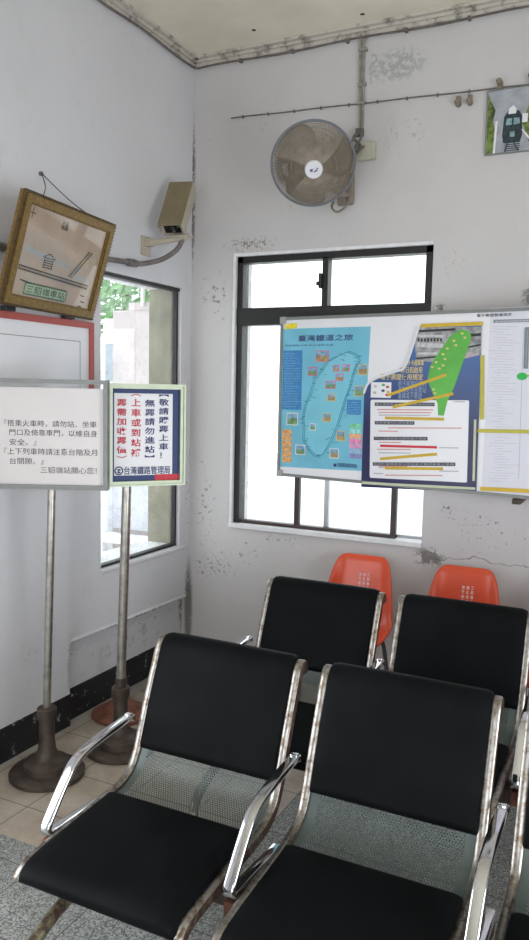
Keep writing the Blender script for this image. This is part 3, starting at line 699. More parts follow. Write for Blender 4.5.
O('drawing_river', b, m_pbl, PIC)
b = BM(); ppoly(b, PP, [pf(0.20, 0.125), pf(0.64, 0.125), pf(0.64, 0.225), pf(0.20, 0.225)], zc, zc+0.0004); O('title_block', b, m_grn, PIC)
b = BM()
for k in range(26):
    u = 0.20+0.44*k/26; ln(b, u, 0.222, u+0.010, 0.232, 0.006); ln(b, u, 0.12, u+0.010, 0.130, 0.006)
for k in range(6): ln(b, 0.20, 0.13+k*0.016, 0.203, 0.138+k*0.016, 0.007); ln(b, 0.64, 0.13+k*0.016, 0.643, 0.138+k*0.016, 0.007)
O('title_border', b, m_dgn, PIC)
text('三貂嶺車站', PP, *[q*FW for q in (0.215, 0.625)], 0.140*FH, 0.210*FH, zc+0.001, m_dgn, PIC, 'lettering', 0.01)
text('平溪\n線圖', PP, 0.42*FW, 0.49*FW, 0.78*FH, 0.86*FH, zc+0.001, m_pen, PIC)
b = BM(); nail = Vector((0.01, -1.266, 2.565)); p_r = PP.p(FW*0.80, FH-0.01, -0.02); p_l = PP.p(FW*0.20, FH-0.01, -0.02)
tube(b, [nail, nail.lerp(p_r, 0.5)+Vector((0.0, 0, -0.012)), p_r], 0.0022, 6, 5); tube(b, [nail, nail.lerp(p_l, 0.5)+Vector((0, 0.02, 0)), p_l], 0.0022, 6, 5)
O('hanging_wire', b, m_ink, PIC, True)
b = BM(); lathe(b, [(0, 0), (0.009, 0), (0.009, 0.012), (0, 0.014)], nail-Vector((0.01, 0, 0)), 12, Matrix.Rotation(PI/2, 4, 'Y')); O('nail', b, m_conduit, PIC)

# ---------------------------------------------------------------- security camera and conduit
CC = empty('security_camera', (0, -0.474, 2.42), 'beige box security camera on a bracket in the room corner', 'camera')
F_ = Vector((0.170, -0.477, 2.461)); B_ = Vector((0.127, -0.307, 2.705))
ax = (F_-B_).normalized(); side = ax.cross(Vector((0, 0, 1))).normalized(); upv = side.cross(ax).normalized()
def cmat(c): return Matrix(((side.x, ax.x, upv.x, c.x), (side.y, ax.y, upv.y, c.y), (side.z, ax.z, upv.z, c.z), (0, 0, 0, 1)))
Lc = (F_-B_).length; mid = (F_+B_)/2; Mc = cmat(mid)
b = BM(); box(b, -0.060, 0.060, -Lc/2, Lc/2-0.02, -0.048, 0.040, 0.006, 0, Mc); O('housing', b, m_cam, CC)
b = BM(); box(b, -0.066, 0.066, -Lc/2-0.01, Lc/2+0.012, 0.038, 0.048, 0.004, 0, Mc); O('sun_shield', b, m_camtop, CC)
b = BM(); box(b, -0.068, -0.062, -Lc/2-0.01, Lc/2+0.012, -0.015, 0.046, 0.002, 0, Mc); box(b, 0.062, 0.068, -Lc/2-0.01, Lc/2+0.012, -0.015, 0.046, 0.002, 0, Mc); O('side_flap', b, m_cam, CC)
b = BM(); frame_bars(b, Plane(mid+ax*(Lc/2-0.02), side, upv), -0.060, 0.060, -0.048, 0.040, 0.014, -0.012, 0.014) ; O('front_bezel', b, m_cam, CC)
b = BM(); box(b, -0.047, 0.047, Lc/2-0.022, Lc/2-0.016, -0.036, 0.030, 0, 0, Mc); lathe(b, [(0, -0.01), (0.018, -0.01), (0.02, 0.01), (0, 0.006)], mid+ax*(Lc/2-0.012), 20, Vector((0, 0, 1)).rotation_difference(ax).to_matrix().to_4x4()); O('front_window', b, m_dark, CC)
b = BM(); box(b, 0, 0.012, -0.515, -0.435, 2.34, 2.44, 0.004); box(b, 0.01, 0.05, -0.490, -0.455, 2.385, 2.425, 0.006)
tube(b, [(0.03, -0.474, 2.402), (0.10, -0.460, 2.412), (0.18, -0.43, 2.425), (0.23, -0.40, 2.44)], 0.016, 10, 5)
box(b, 0.15, 0.25, -0.46, -0.40, 2.425, 2.440, 0.004); O('bracket', b, m_cam, CC)
b = BM(); tube(b, [(0.20, -0.42, 2.425), (0.17, -0.43, 2.37), (0.10, -0.46, 2.32), (0.03, -0.53, 2.290), (0.022, -0.60, 2.282), (0.022, -0.80, 2.270), (0.022, -1.2, 2.24), (0.022, -1.6, 2.205), (0.022, -2.2, 2.16)], 0.013, 10, 5)
for yy, zz in ((-0.64, 2.279), (-0.60, 2.282), (-1.53, 2.21)):
    tube(b, [(0.022, yy-0.018, zz), (0.022, yy+0.018, zz)], 0.019, 10, 1)
tag(O('cable_conduit', b, m_conduit, None, True), 'grey brown conduit running along left wall to the security camera', 'conduit')

# ---------------------------------------------------------------- wall fan
FAN = empty('wall_fan', (0.98, 0, 2.70), 'dusty round wall fan with wire cage above the window', 'fan')
fc = Vector((0.893, -0.34, 2.750)); fn = Vector((0.385, -0.78, -0.56)).normalized()
Mf = Vector((0, 0, 1)).rotation_difference(fn).to_matrix().to_4x4(); Mf.translation = fc
m_wire = plain('dusty beige cage wire', (0.25, 0.21, 0.165), 0.6, 0, 0.2, 30); m_rim = plain('blue grey cage rim', (0.17, 0.19, 0.22), 0.5)
m_blade = plain('smoky brown fan blade', (0.30, 0.265, 0.21), 0.5, 0, 0.2, 8)
RF = 0.204
def fcurve(r, front): return (0.080 if front else -0.075)*(1-(r/RF)**2.6)**0.8
b = BM(); N_ = 150
for fr_ in (True, False):
    for k in range(N_):
        a = 2*PI*k/N_; tw = 0.25
        pts = []
        for i in range(7):
            r = 0.045+(RF-0.045)*i/6; aa = a+tw*(i/6)*(1 if fr_ else -1); pts.append(Mf @ Vector((r*math.cos(aa), r*math.sin(aa), fcurve(r, fr_))))
        sweep(b, pts, circ(0.0018, 3))
for rr in (0.06, 0.085, 0.11, 0.135, 0.16):
    for fr_ in (True, False):
        sweep(b, [Mf @ Vector((rr*math.cos(2*PI*k/40), rr*math.sin(2*PI*k/40), fcurve(rr, fr_))) for k in range(40)], circ(0.0016, 4), closed=True)
O('cage', b, m_wire, FAN)
b = BM(); sweep(b, [Mf @ Vector((RF*math.cos(2*PI*k/56), RF*math.sin(2*PI*k/56), 0)) for k in range(56)], circ(0.006, 8), closed=True); O('cage_rim', b, m_rim, FAN, True)
b = BM(); lathe(b, [(0, 0.070), (0.044, 0.070), (0.046, 0.076), (0.040, 0.086), (0, 0.090)], (0, 0, 0), 32, Mf); cap = O('hub_cap', b, m_paper2, FAN, True)
PFc = Plane(fc+fn*0.0915, (Mf.to_3x3() @ Vector((1, 0, 0))), (Mf.to_3x3() @ Vector((0, 1, 0))))
# orient the badge upright
vv = (Vector((0, 0, 1))-fn*fn.z).normalized(); PFc = Plane(fc+fn*0.0915, vv.cross(fn), vv)
b = BM(); pstrip(b, PFc, -0.018, -0.006, -0.006, 0.006, 0.005, 0, 0.0008); pstrip(b, PFc, -0.016, 0.004, -0.006, -0.006, 0.005, 0, 0.0008); pstrip(b, PFc, 0.002, -0.008, 0.016, 0.002, 0.005, 0, 0.0008); pstrip(b, PFc, 0.012, 0.006, 0.02, 0.012, 0.004, 0, 0.0008); O('badge', b, m_navy, cap)
for k in range(3):
    b = BM(); rows = []
    for i in range(9):
        r = 0.03+0.165*i/8; row = []
        for j_ in range(7):
            q = -1+2*j_/6; wid = 0.38+0.42*math.sin(PI*min(1, i/8*0.8+0.1)); a = 2*PI*k/3+0.5+q*wid+0.3*i/8
            row.append(b.verts.new(Mf @ Vector((r*math.cos(a), r*math.sin(a), -0.012+0.020*q))))
        rows.append(row)
    for r0, r1 in zip(rows, rows[1:]):
        for j_ in range(6): b.faces.new((r0[j_], r0[j_+1], r1[j_+1], r1[j_]))
    bl_ = O('blade', b, m_blade, FAN, True); sd = bl_.modifiers.new('thickness', 'SOLIDIFY'); sd.thickness = 0.002
b = BM(); lathe(b, [(0, 0.02), (0.03, 0.02), (0.032, -0.03), (0.03, -0.03), (0.055, -0.078), (0.062, -0.10), (0.062, -0.165), (0.045, -0.185), (0, -0.19)], (0, 0, 0), 32, Mf); O('motor_housing', b, m_cam, FAN, True)
mb = fc-fn*0.14
b = BM(); tube(b, [mb, mb+Vector((0.01, 0.05, -0.07)), Vector((0.95, -0.10, 2.66)), Vector((0.955, -0.02, 2.68))], 0.018, 10, 6); O('arm', b, m_wire, FAN, True)
b = BM(); box(b, 0.90, 0.99, -0.035, 0, 2.62, 2.78, 0.012); tube(b, [(0.885, -0.04, 2.64), (0.89, -0.07, 2.60), (0.925, -0.08, 2.575), (0.965, -0.07, 2.60), (0.975, -0.04, 2.65)], 0.006, 8, 6); O('wall_mount', b, m_wire, FAN, True)

# cables on the back wall
b = BM(); tube(b, [(1.000, -0.012, 3.445), (0.998, -0.010, 3.30), (1.004, -0.010, 3.15), (1.008, -0.010, 2.97)], 0.0065, 8, 5)
tube(b, [(1.028, -0.012, 3.445), (1.016, -0.010, 3.40), (1.020, -0.010, 3.20), (1.022, -0.010, 2.97)], 0.0065, 8, 5)
for zz in (3.21, 3.12, 3.38): box(b, 0.990, 1.036, -0.020, 0, zz, zz+0.014, 0.002)
tag(O('power_cable', b, m_cable, None, True), 'pair of pale cables running down wall from ceiling to the fan', 'cable')
b = BM(); tube(b, [(1.01, -0.02, 2.98), (0.985, -0.04, 2.95), (1.03, -0.05, 2.90), (0.98, -0.05, 2.87), (1.03, -0.05, 2.94), (1.015, -0.04, 2.97), (0.96, -0.05, 2.90), (1.00, -0.06, 2.86), (1.05, -0.05, 2.90)], 0.006, 8, 8)
box(b, 0.99, 1.03, -0.03, 0, 2.96, 3.00, 0.004)
tag(O('fan_cord', b, m_cable2, None, True), 'coiled dark cord tied beside the fan', 'cord')
b = BM(); box(b, 1.00, 1.100, -0.035, 0, 2.835, 2.925, 0.006); jb = O('junction_box', b, m_box, None, False)
tag(jb, 'yellowed square junction box on wall right of the fan', 'box')
b = BM(); pts = [(0.249, -0.008, 3.150)]+[(0.249+1.9*k/20, -0.010, 3.150-0.062*k/20+0.0012*math.sin(k*1.3)) for k in range(1, 21)]
tube(b, pts, 0.0038, 6, 3)
for k in range(12): box(b, 0.32+k*0.155, 0.326+k*0.155, -0.016, 0, 3.140-0.005*k, 3.155-0.005*k, 0.001)
tag(O('wire', b, m_cable2, None, True), 'long thin wire stretched across the back wall above the fan', 'wire')
def knob(x, z, dz, label):
    b = BM(); Mx = Matrix.Rotation(PI/2, 4, 'X')
    lathe(b, [(0, 0), (0.014, 0), (0.014, 0.012), (0.009, 0.018), (0.009, 0.024), (0.014, 0.030), (0.014, 0.040), (0, 0.042)], (x, 0, z), 16, Mx)
    box(b, x-0.010, x+0.010, -0.022, -0.002, min(z, z+dz), max(z, z+dz), 0.003)
    tag(O('insulator_knob', b, m_porc, None, True, (x, 0, z)), label, 'insulator', 'porcelain knobs on the back wall wire')
for k in range(1): pass
knob(1.512, 3.055, 0.035, 'brown porcelain knob hanging under wire, left of a close pair')
knob(1.568, 3.055, 0.035, 'brown porcelain knob hanging under wire, right of a close pair')
knob(1.706, 3.125, -0.03, 'brown porcelain knob above wire at the photo print corner')
knob(1.850, 3.130, -0.03, 'brown porcelain knob above wire at the right edge')

# ---------------------------------------------------------------- photo print
PH = empty('photo_print', (1.85, 0, 2.80), 'colour photo print of a train on tracks, top right', 'picture')
PQ = Plane((1.652, -0.012, 2.800), (1, 0, 0), (0, 0, 1))
b = BM(); pbox(b, PQ, 0, 0.42, 0, 0.292, -0.012, 0); O('print', b, plain('misty grey green print', (0.36, 0.38, 0.42), 0.3, 0, 0.25, 14), PH)
b = BM(); frame_bars(b, PQ, -0.003, 0.423, -0.003, 0.295, 0.004, -0.012, 0.003); O('edge', b, m_alu, PH)
s = NT('printed foliage'); m_pfol = s.set(s.mix(s.ramp(s.noise(s.obj(), 30, 5, 0.7), 0.4, 0.6), (0.035, 0.06, 0.018), (0.20, 0.28, 0.06)), 0.35)
b = BM(); ppoly(b, PQ, [(0.003, 0.003), (0.035, 0.003), (0.045, 0.10), (0.03, 0.15), (0.040, 0.20), (0.015, 0.25), (0.003, 0.28)], 0, 0.0006)
ppoly(b, PQ, [(0.20, 0.04), (0.42, 0.003), (0.42, 0.29), (0.25, 0.29), (0.235, 0.25), (0.19, 0.20), (0.165, 0.13)], 0, 0.0006); O('printed_foliage', b, m_pfol, PH)
b = BM(); ppoly(b, PQ, [(0.082, 0.045), (0.160, 0.045), (0.168, 0.075), (0.166, 0.16), (0.150, 0.185), (0.128, 0.195), (0.10, 0.190), (0.082, 0.165), (0.076, 0.08)], 0.0006, 0.0012)
for k in range(2): ppoly(b, PQ, [(0.088+k*0.062, 0.003), (0.095+k*0.062, 0.003), (0.108+k*0.022, 0.05), (0.103+k*0.022, 0.05)], 0.0006, 0.0012)
for k in range(5): ppoly(b, PQ, [(0.088-k*0.0, 0.006+k*0.009), (0.160, 0.006+k*0.009), (0.158, 0.010+k*0.009), (0.090, 0.010+k*0.009)], 0.0006, 0.0011)
O('printed_train', b, plain('printed dark blue green', (0.02, 0.035, 0.045), 0.35, 0, 0.6, 60), PH)
b = BM(); ppoly(b, PQ, [(0.090, 0.125), (0.118, 0.125), (0.118, 0.155), (0.094, 0.155)], 0.0012, 0.0015); ppoly(b, PQ, [(0.126, 0.125), (0.156, 0.125), (0.152, 0.155), (0.126, 0.155)], 0.0012, 0.0015); ppoly(b, PQ, [(0.112, 0.07), (0.134, 0.07), (0.134, 0.095), (0.112, 0.095)], 0.0012, 0.0015)
O('printed_windows', b, plain('printed pale cyan', (0.22, 0.36, 0.38), 0.35, 0, 0.4, 60), PH)
b = BM(); ppoly(b, PQ, [(0.10, 0.175), (0.135, 0.175), (0.138, 0.195), (0.122, 0.215), (0.103, 0.20)], 0.0012, 0.0016)
ppoly(b, PQ, [(0.036, 0.003), (0.046, 0.003), (0.052, 0.15), (0.042, 0.15)], 0.0006, 0.0012); ppoly(b, PQ, [(0.235, 0.003), (0.25, 0.003), (0.17, 0.10), (0.163, 0.10)], 0.0006, 0.0012); ppoly(b, PQ, [(0.165, 0.13), (0.19, 0.13), (0.19, 0.17), (0.165, 0.17)], 0.0008, 0.0013)
O('printed_highlights', b, m_paper2, PH)

# ---------------------------------------------------------------- notice board with posters
th = math.radians(8.5); eb = Vector((math.cos(th), -math.sin(th), 0)); ob = Vector((0.607, -0.06, 0))
PB = Plane(ob, eb, (0, 0, 1)); nb = PB.n
def ray(xp, yp): return f_*786.69+r2*(xp-264.5)-u2*(yp-470)
def bd(xp, yp):
    """photo position on the board, in board metres"""
    d = ray(xp, yp); t = (ob-CAM).dot(nb)/d.dot(nb); P_ = CAM+d*t-ob
    return (P_.dot(eb), P_.z)
NB = empty('notice_board', (0.607, -0.06, 1.18), 'long white notice board with aluminium frame in front of the back window', 'board')
BT, BB, BLn = 2.044, 1.178, 1.95
b = BM(); pbox(b, PB, 0.006, BLn-0.006, BB+0.006, BT-0.006, -0.020, 0.0); O('panel', b, m_paper2, NB)
b = BM(); frame_bars(b, PB, 0, BLn, BB, BT, 0.016, -0.024, 0.006); O('frame', b, m_alu, NB)
for a_, z_ in ((0, BT), (0, BB)):
    b = BM(); pbox(b, PB, -0.003, 0.034, z_-(0.034 if z_ == BT else 0.003), z_+(0.003 if z_ == BT else 0.034), -0.026, 0.009, 0.004); O('corner_cap', b, plain('grey plastic corner', (0.34, 0.34, 0.34), 0.5), NB)
for (xx, yy, zz) in ((1.90, -0.27, 1.15), (2.2, -0.31, 1.15), (2.2, -0.30, 2.0)):
    b = BM(); box(b, xx, xx+0.04, yy, 0, zz, zz+0.025, 0.004); O('wall_bracket', b, m_iron, NB)
def quad(bm, pts, c0, c1): ppoly(bm, PB, [bd(*q) for q in pts], c0, c1)
def rect(bm, x0, y0, x1, y1, c0, c1, s_=None):
    if s_: x0, y0, x1, y1 = s_(x0, y0)+s_(x1, y1)
    (a0, z0), (a1, z1) = bd(x0, y1), bd(x1, y0); ppoly(bm, PB, [(a0, z0), (a1, z0), (a1, z1), (a0, z1)], c0, c1)
def strip(bm, x0, y0, x1, y1, wpx, c0, c1):
    (a0, z0), (a1, z1) = bd(x0, y0), bd(x1, y1); pstrip(bm, PB, a0, z0, a1, z1, wpx*0.0054, c0, c1)
def btext(body, x0, y0, x1, y1, c, mat, parent, bold=0.0):
    (a0, z0), (a1, z1) = bd(x0, y1), bd(x1, y0); return text(body, PB, a0, a1, z0, z1, c, mat, parent, 'lettering', bold)
# --- map poster
q5 = lambda x, y: (270+x/4.069, 300+y/4.069)
m_sea = plain('light blue sea print', (0.17, 0.50, 0.66), 0.35, 0, 0.10, 5); m_land = plain('pale blue island print', (0.20, 0.56, 0.70), 0.35, 0, 0.05, 9)
m_tbl = plain('mid blue text block', (0.035, 0.22, 0.50), 0.4, 0, 0.25, 90); m_coast = plain('teal rail line', (0.03, 0.22, 0.30), 0.4)
MP = empty('map_poster', tuple(PB.p(*bd(325, 470), 0)), 'light blue railway map poster of an island, left on the notice board', 'poster')
b = BM(); quad(b, [(281.3, 329), (370.8, 326.5), (362.3, 471), (279.4, 466.6)][::-1], 0.0, 0.0012); O('sheet', b, m_sea, MP)
isl = [(318,212),(352,228),(362,250),(345,275),(334,310),(326,350),(305,400),(290,450),(268,520),(242,580),(218,628),(190,633),(160,605),(140,565),(143,520),(138,480),(150,425),(172,380),(185,325),(215,290),(240,250),(280,228)]
b = BM(); quad(b, [q5(*p) for p in isl], 0.0012, 0.0018); O('island', b, m_land, MP)
b = BM()
for off in (0, 7):
    pts = [(x+off*(1 if x > 240 else -1), y+(off if y > 400 else -off)*0.5) for x, y in isl]
    for p0, p1 in zip(pts, pts[1:]+pts[:1]): strip(b, *q5(*p0), *q5(*p1), 0.5, 0.0018, 0.0022)
random.seed(3)
for k, (x, y) in enumerate(isl):
    for t in range(3):
        xx = x+random.uniform(-18, 18); yy = y+random.uniform(-22, 22); strip(b, *q5(xx, yy), *q5(xx+random.uniform(8, 16), yy), 0.5, 0.0018, 0.0022)
O('rail_line', b, m_coast, MP)
b = BM(); rect(b, 50, 205, 133, 445, 0.0012, 0.002, q5); O('text_block', b, m_tbl, MP)
b = BM(); rect(b, 312, 407, 372, 465, 0.0012, 0.002, q5); O('text_block', b, m_tbl, MP)
b = BM()
for k in range(22): strip(b, *q5(58, 217+k*10.3), *q5(58+random.uniform(40, 68), 217+k*10.3), 0.35, 0.002, 0.0023)
for k in range(5): strip(b, *q5(318, 417+k*10), *q5(364, 417+k*10), 0.35, 0.002, 0.0023)
O('text_lines', b, plain('pale blue text', (0.25, 0.45, 0.65), 0.5), MP)
m_pk = plain('pink photo border', (0.75, 0.12, 0.28), 0.4); m_yl = plain('gold photo border', (0.70, 0.55, 0.20), 0.4)
m_scn = [plain('blue landscape print', (0.20, 0.38, 0.55), 0.4, 0, 0.4, 40), plain('earth landscape print', (0.38, 0.28, 0.14), 0.4, 0, 0.4, 40), plain('green landscape print', (0.16, 0.30, 0.14), 0.4, 0, 0.4, 40)]
phs = [(187,206,240,252,'p'),(155,273,192,308,'p'),(258,264,283,291,'p'),(295,262,326,291,'p'),(268,300,300,329,'p'),(226,329,268,361,'p'),(358,262,398,305,'y'),(343,349,383,391,'y'),
       (233,381,268,411,'y'),(68,460,115,508,'b'),(215,461,250,495,'y'),(162,503,188,530,'b'),(270,533,307,572,'y'),(104,590,145,628,'b'),(243,605,281,643,'b')]
for i, (x0, y0, x1, y1, kd) in enumerate(phs):
    b = BM(); rect(b, x0, y0, x1, y1, 0.0022, 0.0028, q5); f0 = O('photo_inset', b, {'p': m_pk, 'y': m_yl, 'b': m_paper2}[kd], MP)
    b = BM(); d = 3; ym = y0+(y1-y0)*0.45; rect(b, x0+d, ym, x1-d, y1-d, 0.0028, 0.0031, q5); O('photo_ground', b, m_scn[1+i % 2], f0)
    b = BM(); rect(b, x0+d, y0+d, x1-d, ym, 0.0028, 0.0031, q5); O('photo_sky', b, m_scn[0], f0)
m_or = plain('orange legend', (0.72, 0.36, 0.12), 0.4, 0, 0.4, 60)
for k in range(6):
    b = BM(); rect(b, 50, 528+k*22.5, 88, 546+k*22.5, 0.0012, 0.002, q5); O('legend_box', b, m_or, MP)
for k, c_ in enumerate(((0.2, 0.6, 0.35), (0.3, 0.65, 0.6), (0.75, 0.40, 0.2), (0.80, 0.25, 0.45), (0.65, 0.3, 0.5), (0.30, 0.45, 0.65), (0.25, 0.25, 0.5))):
    b = BM(); rect(b, 322, 505+k*20.5, 374, 520+k*20.5, 0.0012, 0.002, q5); O('legend_row', b, plain('legend tint %d' % k, c_, 0.4, 0, 0.3, 60), MP)
btext('臺灣鐵道之旅', *q5(115, 138), *q5(340, 169), 0.0022, m_navy, MP, 0.012)
btext('環島鐵路·支線·車站·景點·旅遊', *q5(62, 179), *q5(258, 189), 0.0022, m_navy, MP)
btext('交通部臺灣鐵路管理局', *q5(273, 667), *q5(355, 679), 0.0022, m_navy, MP, 0.01)
b = BM(); a0, z0 = bd(*q5(265, 672)); ppoly(b, PB, [(a0+0.009*math.cos(2*PI*k/16), z0+0.009*math.sin(2*PI*k/16)) for k in range(16)], 0.0012, 0.0025); O('emblem', b, m_navy, MP)
b = BM(); quad(b, [q5(62, 100), q5(108, 93), q5(111, 113), q5(66, 121)][::-1], 0.0014, 0.0026); O('sticky_tab', b, plain('yellow sticker', (0.80, 0.66, 0.03), 0.5, 0, 0.2, 40), MP)

# --- ticket poster
q6 = lambda x, y: (360+x/3.13, 300+y/3.13)
m_tape = plain('ochre yellow tape', (0.62, 0.42, 0.03), 0.5); m_ptape = plain('pale green tape', (0.55, 0.60, 0.42), 0.5); m_ydk = plain('olive yellow tape', (0.50, 0.46, 0.05), 0.5)
TP = empty('ticket_poster', tuple(PB.p(*bd(420, 487), 0)), 'dark blue ticket poster with green island and curled corner, middle of notice board', 'poster')
s = NT('navy to blue print'); xz = s.sep(s.obj())
m_tp = s.set(s.mix(s.ramp(xz[2], 0.30, 0.66), (0.010, 0.012, 0.075), (0.045, 0.13, 0.36)), 0.35)
curl = [(187, 82), (146, 203), (112, 225), (52, 246), (26, 265), (15, 292)]
out = curl+[(5, 585), (365, 602), (382, 78)]
b = BM(); quad(b, [q6(*p) for p in out], 0.004, 0.0055); O('sheet', b, m_tp, TP)
b = BM(); tube(b, [PB.p(*bd(*q6(*p)), 0.009) for p in curl], 0.006, 8, 5); O('curled_edge', b, m_paper2, TP, True)
b = BM(); quad(b, [q6(*p) for p in [(186, 86), (172, 130), (178, 190), (235, 195), (310, 190), (380, 165), (381, 84)]], 0.0055, 0.006); O('station_scene', b, plain('grey station print', (0.30, 0.30, 0.31), 0.4, 0, 0.5, 30), TP)
b = BM()
for k, (y0, sl) in enumerate(((112, 0.02), (140, 0.05), (168, 0.0))): strip(b, *q6(180, y0), *q6(262, y0+sl*80), 2.2 if k != 1 else 4.0, 0.006, 0.0064)
O('train_body', b, plain('silver train print', (0.52, 0.52, 0.53), 0.4, 0, 0.2, 60), TP)
b = BM()
for k in range(8): rect(b, 182+k*10, 120, 188+k*10, 130, 0.0064, 0.0068, q6)
strip(b, *q6(186, 98), *q6(300, 92), 2.0, 0.006, 0.0066); strip(b, *q6(335, 112), *q6(380, 108), 2.5, 0.006, 0.0066); strip(b, *q6(330, 150), *q6(380, 140), 1.5, 0.006, 0.0066)
strip(b, *q6(178, 183), *q6(240, 178), 1.5, 0.006, 0.0066); O('dark_details', b, m_ink, TP)
b = BM(); strip(b, *q6(230, 205), *q6(375, 168), 2.2, 0.006, 0.0064); strip(b, *q6(230, 190), *q6(350, 168), 1.0, 0.0062, 0.0066); O('platform', b, plain('pinkish grey platform', (0.48, 0.38, 0.40), 0.5), TP)
m_gr = plain('bright green print', (0.10, 0.44, 0.05), 0.4, 0, 0.12, 12)
gi = [(318, 92), (342, 98), (350, 112), (346, 135), (332, 172), (315, 222), (296, 275), (276, 315), (264, 362), (246, 361), (245, 325), (226, 285), (213, 250), (222, 205), (243, 172), (262, 145), (285, 112)]
b = BM(); quad(b, [q6(*p) for p in gi], 0.0068, 0.0075); O('island', b, m_gr, TP)
b = BM()
for (x, y) in ((322, 105), (330, 118), (296, 128), (302, 142), (275, 152), (262, 170), (240, 195), (262, 205), (250, 215), (268, 185), (232, 280), (236, 292), (228, 210)): rect(b, x-4, y-3, x+4, y+3, 0.0075, 0.008, q6)
O('island_marks', b, m_yl, TP)
b = BM(); quad(b, [q6(*p) for p in [(38, 312), (340, 314), (343, 318), (336, 570), (330, 571), (34, 556), (32, 550), (35, 316)]], 0.0055, 0.0065); O('text_panel', b, m_paper2, TP)
m_fade = plain('faded grey print', (0.42, 0.42, 0.48), 0.5)
m_bar = plain('grey black heading bar', (0.045, 0.045, 0.06), 0.5, 0, 0.3, 80)
for (x0, x1, y, t_) in ((48, 235, 326, '電子票證乘車範圍及使用規定說明'), (48, 172, 384, '哪些車種可以使用票證'), (45, 213, 433, '可以在哪些車站使用電子票證'), (42, 300, 513, '如何於臺鐵各車站使用電子票證乘車之票價')):
    b = BM(); strip(b, *q6(x0, y), *q6(x1, y+1), 3.2, 0.0065, 0.0072); O('heading_bar', b, m_bar, TP)
    (a0, z0), (a1, z1) = bd(*q6(x0+3, y)), bd(*q6(x1-3, y+1)); text(t_, Plane(PB.p(a0, z0), PB.p(a1, z1)-PB.p(a0, z0), (0, 0, 1)), 0, a1-a0, -0.005, 0.005, 0.0076, m_fade, TP)
m_fred = plain('faded red text', (0.62, 0.30, 0.28), 0.5); m_fgr = plain('grey text', (0.42, 0.42, 0.46), 0.5)
b = BM()
for (x0, x1, y) in ((55, 230, 343), (60, 225, 352), (90, 320, 400), (60, 120, 410), (60, 130, 445), (55, 160, 467), (60, 150, 520), (80, 260, 548)): strip(b, *q6(x0, y), *q6(x1, y+1), 1.0, 0.0065, 0.0069)
O('text_lines', b, m_fred, TP)
b = BM()
for (x0, x1, y) in ((60, 220, 360), (250, 310, 462), (60, 160, 478), (250, 310, 535), (295, 330, 318), (45, 75, 542), (60, 80, 524)): strip(b, *q6(x0, y), *q6(x1, y+1), 0.9, 0.0065, 0.0069)
O('text_lines', b, m_fgr, TP)
btext('多卡通乘車', *q6(150, 187), *q6(202, 206), 0.0066, m_yl, TP, 0.01); btext('即日起啟用', *q6(130, 209), *q6(197, 229), 0.0066, m_yl, TP, 0.01); btext('電子票證使用規定', *q6(66, 231), *q6(200, 250), 0.0066, m_yl, TP, 0.01)
btext('刷卡乘車好便利\n基隆站至苗栗站\n臺鐵電子票證', *q6(120, 253), *q6(210, 308), 0.0066, plain('blue grey text', (0.30, 0.38, 0.55), 0.5), TP)
b = BM(); rect(b, 35, 258, 100, 305, 0.0055, 0.0064, q6); O('card_panel', b, m_paper2, TP)
for (x, y, c_) in ((75, 266, (0.1, 0.4, 0.15)), (88, 272, (0.6, 0.08, 0.1)), (74, 284, (0.05, 0.06, 0.2)), (90, 288, (0.7, 0.45, 0.1)), (86, 297, (0.6, 0.1, 0.08)), (50, 270, (0.6, 0.5, 0.5)), (48, 290, (0.5, 0.45, 0.45))):
    b = BM(); a0, z0 = bd(*q6(x, y)); ppoly(b, PB, [(a0+0.010*math.cos(2*PI*k/10), z0+0.007*math.sin(2*PI*k/10)) for k in range(10)], 0.0064, 0.007); O('card_mark', b, plain('card tint %.2f %.2f %.2f' % c_, c_, 0.4), TP)
for (x0, y0, x1, y1, wd, m, c_) in ((90, 298, 272, 234, 2.6, m_tape, 0.0085), (105, 335, 294, 293, 2.6, m_tape, 0.0085), (80, 369, 265, 373, 2.6, m_tape, 0.0078), (65, 497, 243, 482, 2.6, m_tape, 0.0078), (80, 526, 262, 528, 2.6, m_tape, 0.0078),
        (192, 81, 386, 74, 3.2, m_tape, 0.0078), (65, 456, 243, 461, 2.2, m_red, 0.0078), (362, 374, 357, 566, 2.2, m_ptape, 0.0068), (8, 572, 362, 590, 2.2, m_ptape, 0.0068)):
    b = BM(); strip(b, *q6(x0, y0), *q6(x1, y1), wd, c_-0.001, c_); O('tape_strip', b, m, TP)
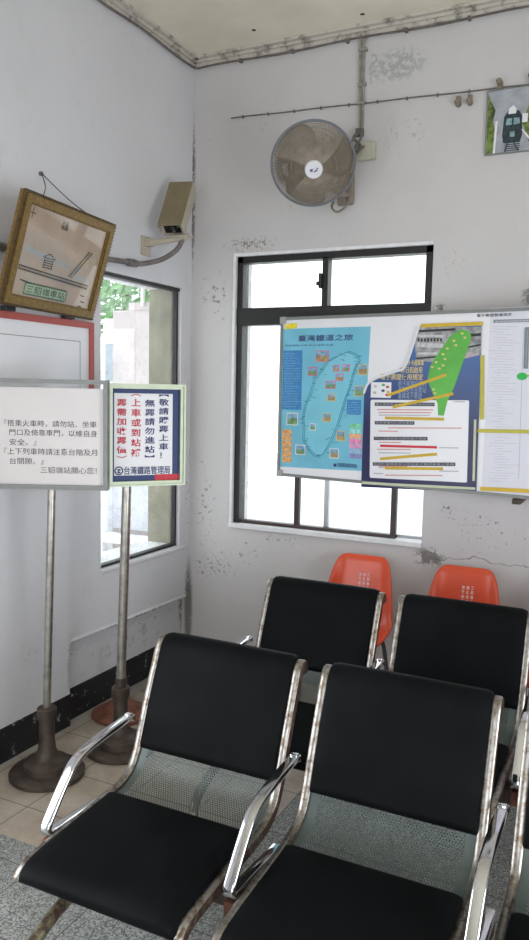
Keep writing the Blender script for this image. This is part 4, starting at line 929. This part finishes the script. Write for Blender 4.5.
# --- rules sheet
RS = empty('rules_sheet', tuple(PB.p(*bd(505, 492), 0)), 'white sheet of small print at right end of the notice board', 'poster')
b = BM(); a0, z0 = bd(*q6(350, 28)); a1, z1 = bd(*q6(378, 598)); ppoly(b, PB, [(a1+0.005, z1), (a1+0.85, z1), (a1+0.85, z0-0.0), (a1+0.005, z0)], 0.0, 0.0012); O('sheet', b, plain('pale lilac paper', (0.70, 0.70, 0.78), 0.4, 0, 0.02, 4), RS)
btext('電子票證營運規定', *q6(366, 40), *q6(476, 54), 0.0026, m_ink, RS, 0.01)
b = BM(); quad(b, [q6(*p) for p in [(418, 62), (640, 56), (640, 66), (418, 72)]], 0.0012, 0.002); strip(b, *q6(523, 85), *q6(519, 215), 4.0, 0.0012, 0.002); O('grey_banner', b, plain('slate grey banner', (0.20, 0.23, 0.27), 0.5), RS)
btext('電子票證使用說明注意事項', *q6(424, 62), *q6(528, 70), 0.0024, m_paper2, RS)
btext('\n'.join('票證須知說明'), *q6(519, 95), *q6(526, 205), 0.0024, m_paper2, RS)
b = BM(); y = 82
random.seed(11)
while y < 572:
    if not 398 < y < 424:
        i_ = random.choice((0, 14, 24)); strip(b, *q6(405+i_, y), *q6(random.uniform(440, 505), y+1.5), 0.5, 0.0012, 0.0016)
        strip(b, *q6(545, y), *q6(random.uniform(580, 640), y+1.5), 0.5, 0.0012, 0.0016)
    y += 8.5
O('text_lines', b, plain('light grey text', (0.56, 0.55, 0.62), 0.5), RS)
b = BM(); strip(b, *q6(512, 90), *q6(497, 560), 0.4, 0.0012, 0.0016); O('column_rule', b, m_fgr, RS)
for (x0, y0, x1, y1, wd, m) in ((384, 174, 383, 374, 3.2, m_ydk), (370, 409, 640, 414, 3.0, m_ydk), (378, 590, 640, 603, 3.4, m_tape)):
    b = BM(); strip(b, *q6(x0, y0), *q6(x1, y1), wd, 0.0062, 0.0078); O('tape_strip', b, m, RS)
b = BM(); a0, z0 = bd(*q6(508, 239)); ppoly(b, PB, [(a0+0.024*math.cos(2*PI*k/20), z0+0.017*math.sin(2*PI*k/20)) for k in range(20)], 0.0018, 0.004); O('green_marker', b, plain('bright green sticker', (0.01, 0.45, 0.06), 0.4), RS)
b = BM(); strip(b, *q6(522, 237), *q6(640, 234), 1.6, 0.0018, 0.003); O('tape_strip', b, m_tape, RS)

# ---------------------------------------------------------------- litter on the floor
b = BM(); tube(b, [(1.175, -2.31, 0.008), (1.20, -2.275, 0.012), (1.225, -2.235, 0.010), (1.24, -2.22, 0.012)], 0.007, 8, 4); box(b, 1.235, 1.262, -2.228, -2.205, 0.0, 0.014, 0.004)
tag(O('litter', b, plain('pinkish wrapper', (0.42, 0.24, 0.24), 0.6), None, True), 'small twisted pinkish wrapper on the floor under the nearer seats', 'litter')
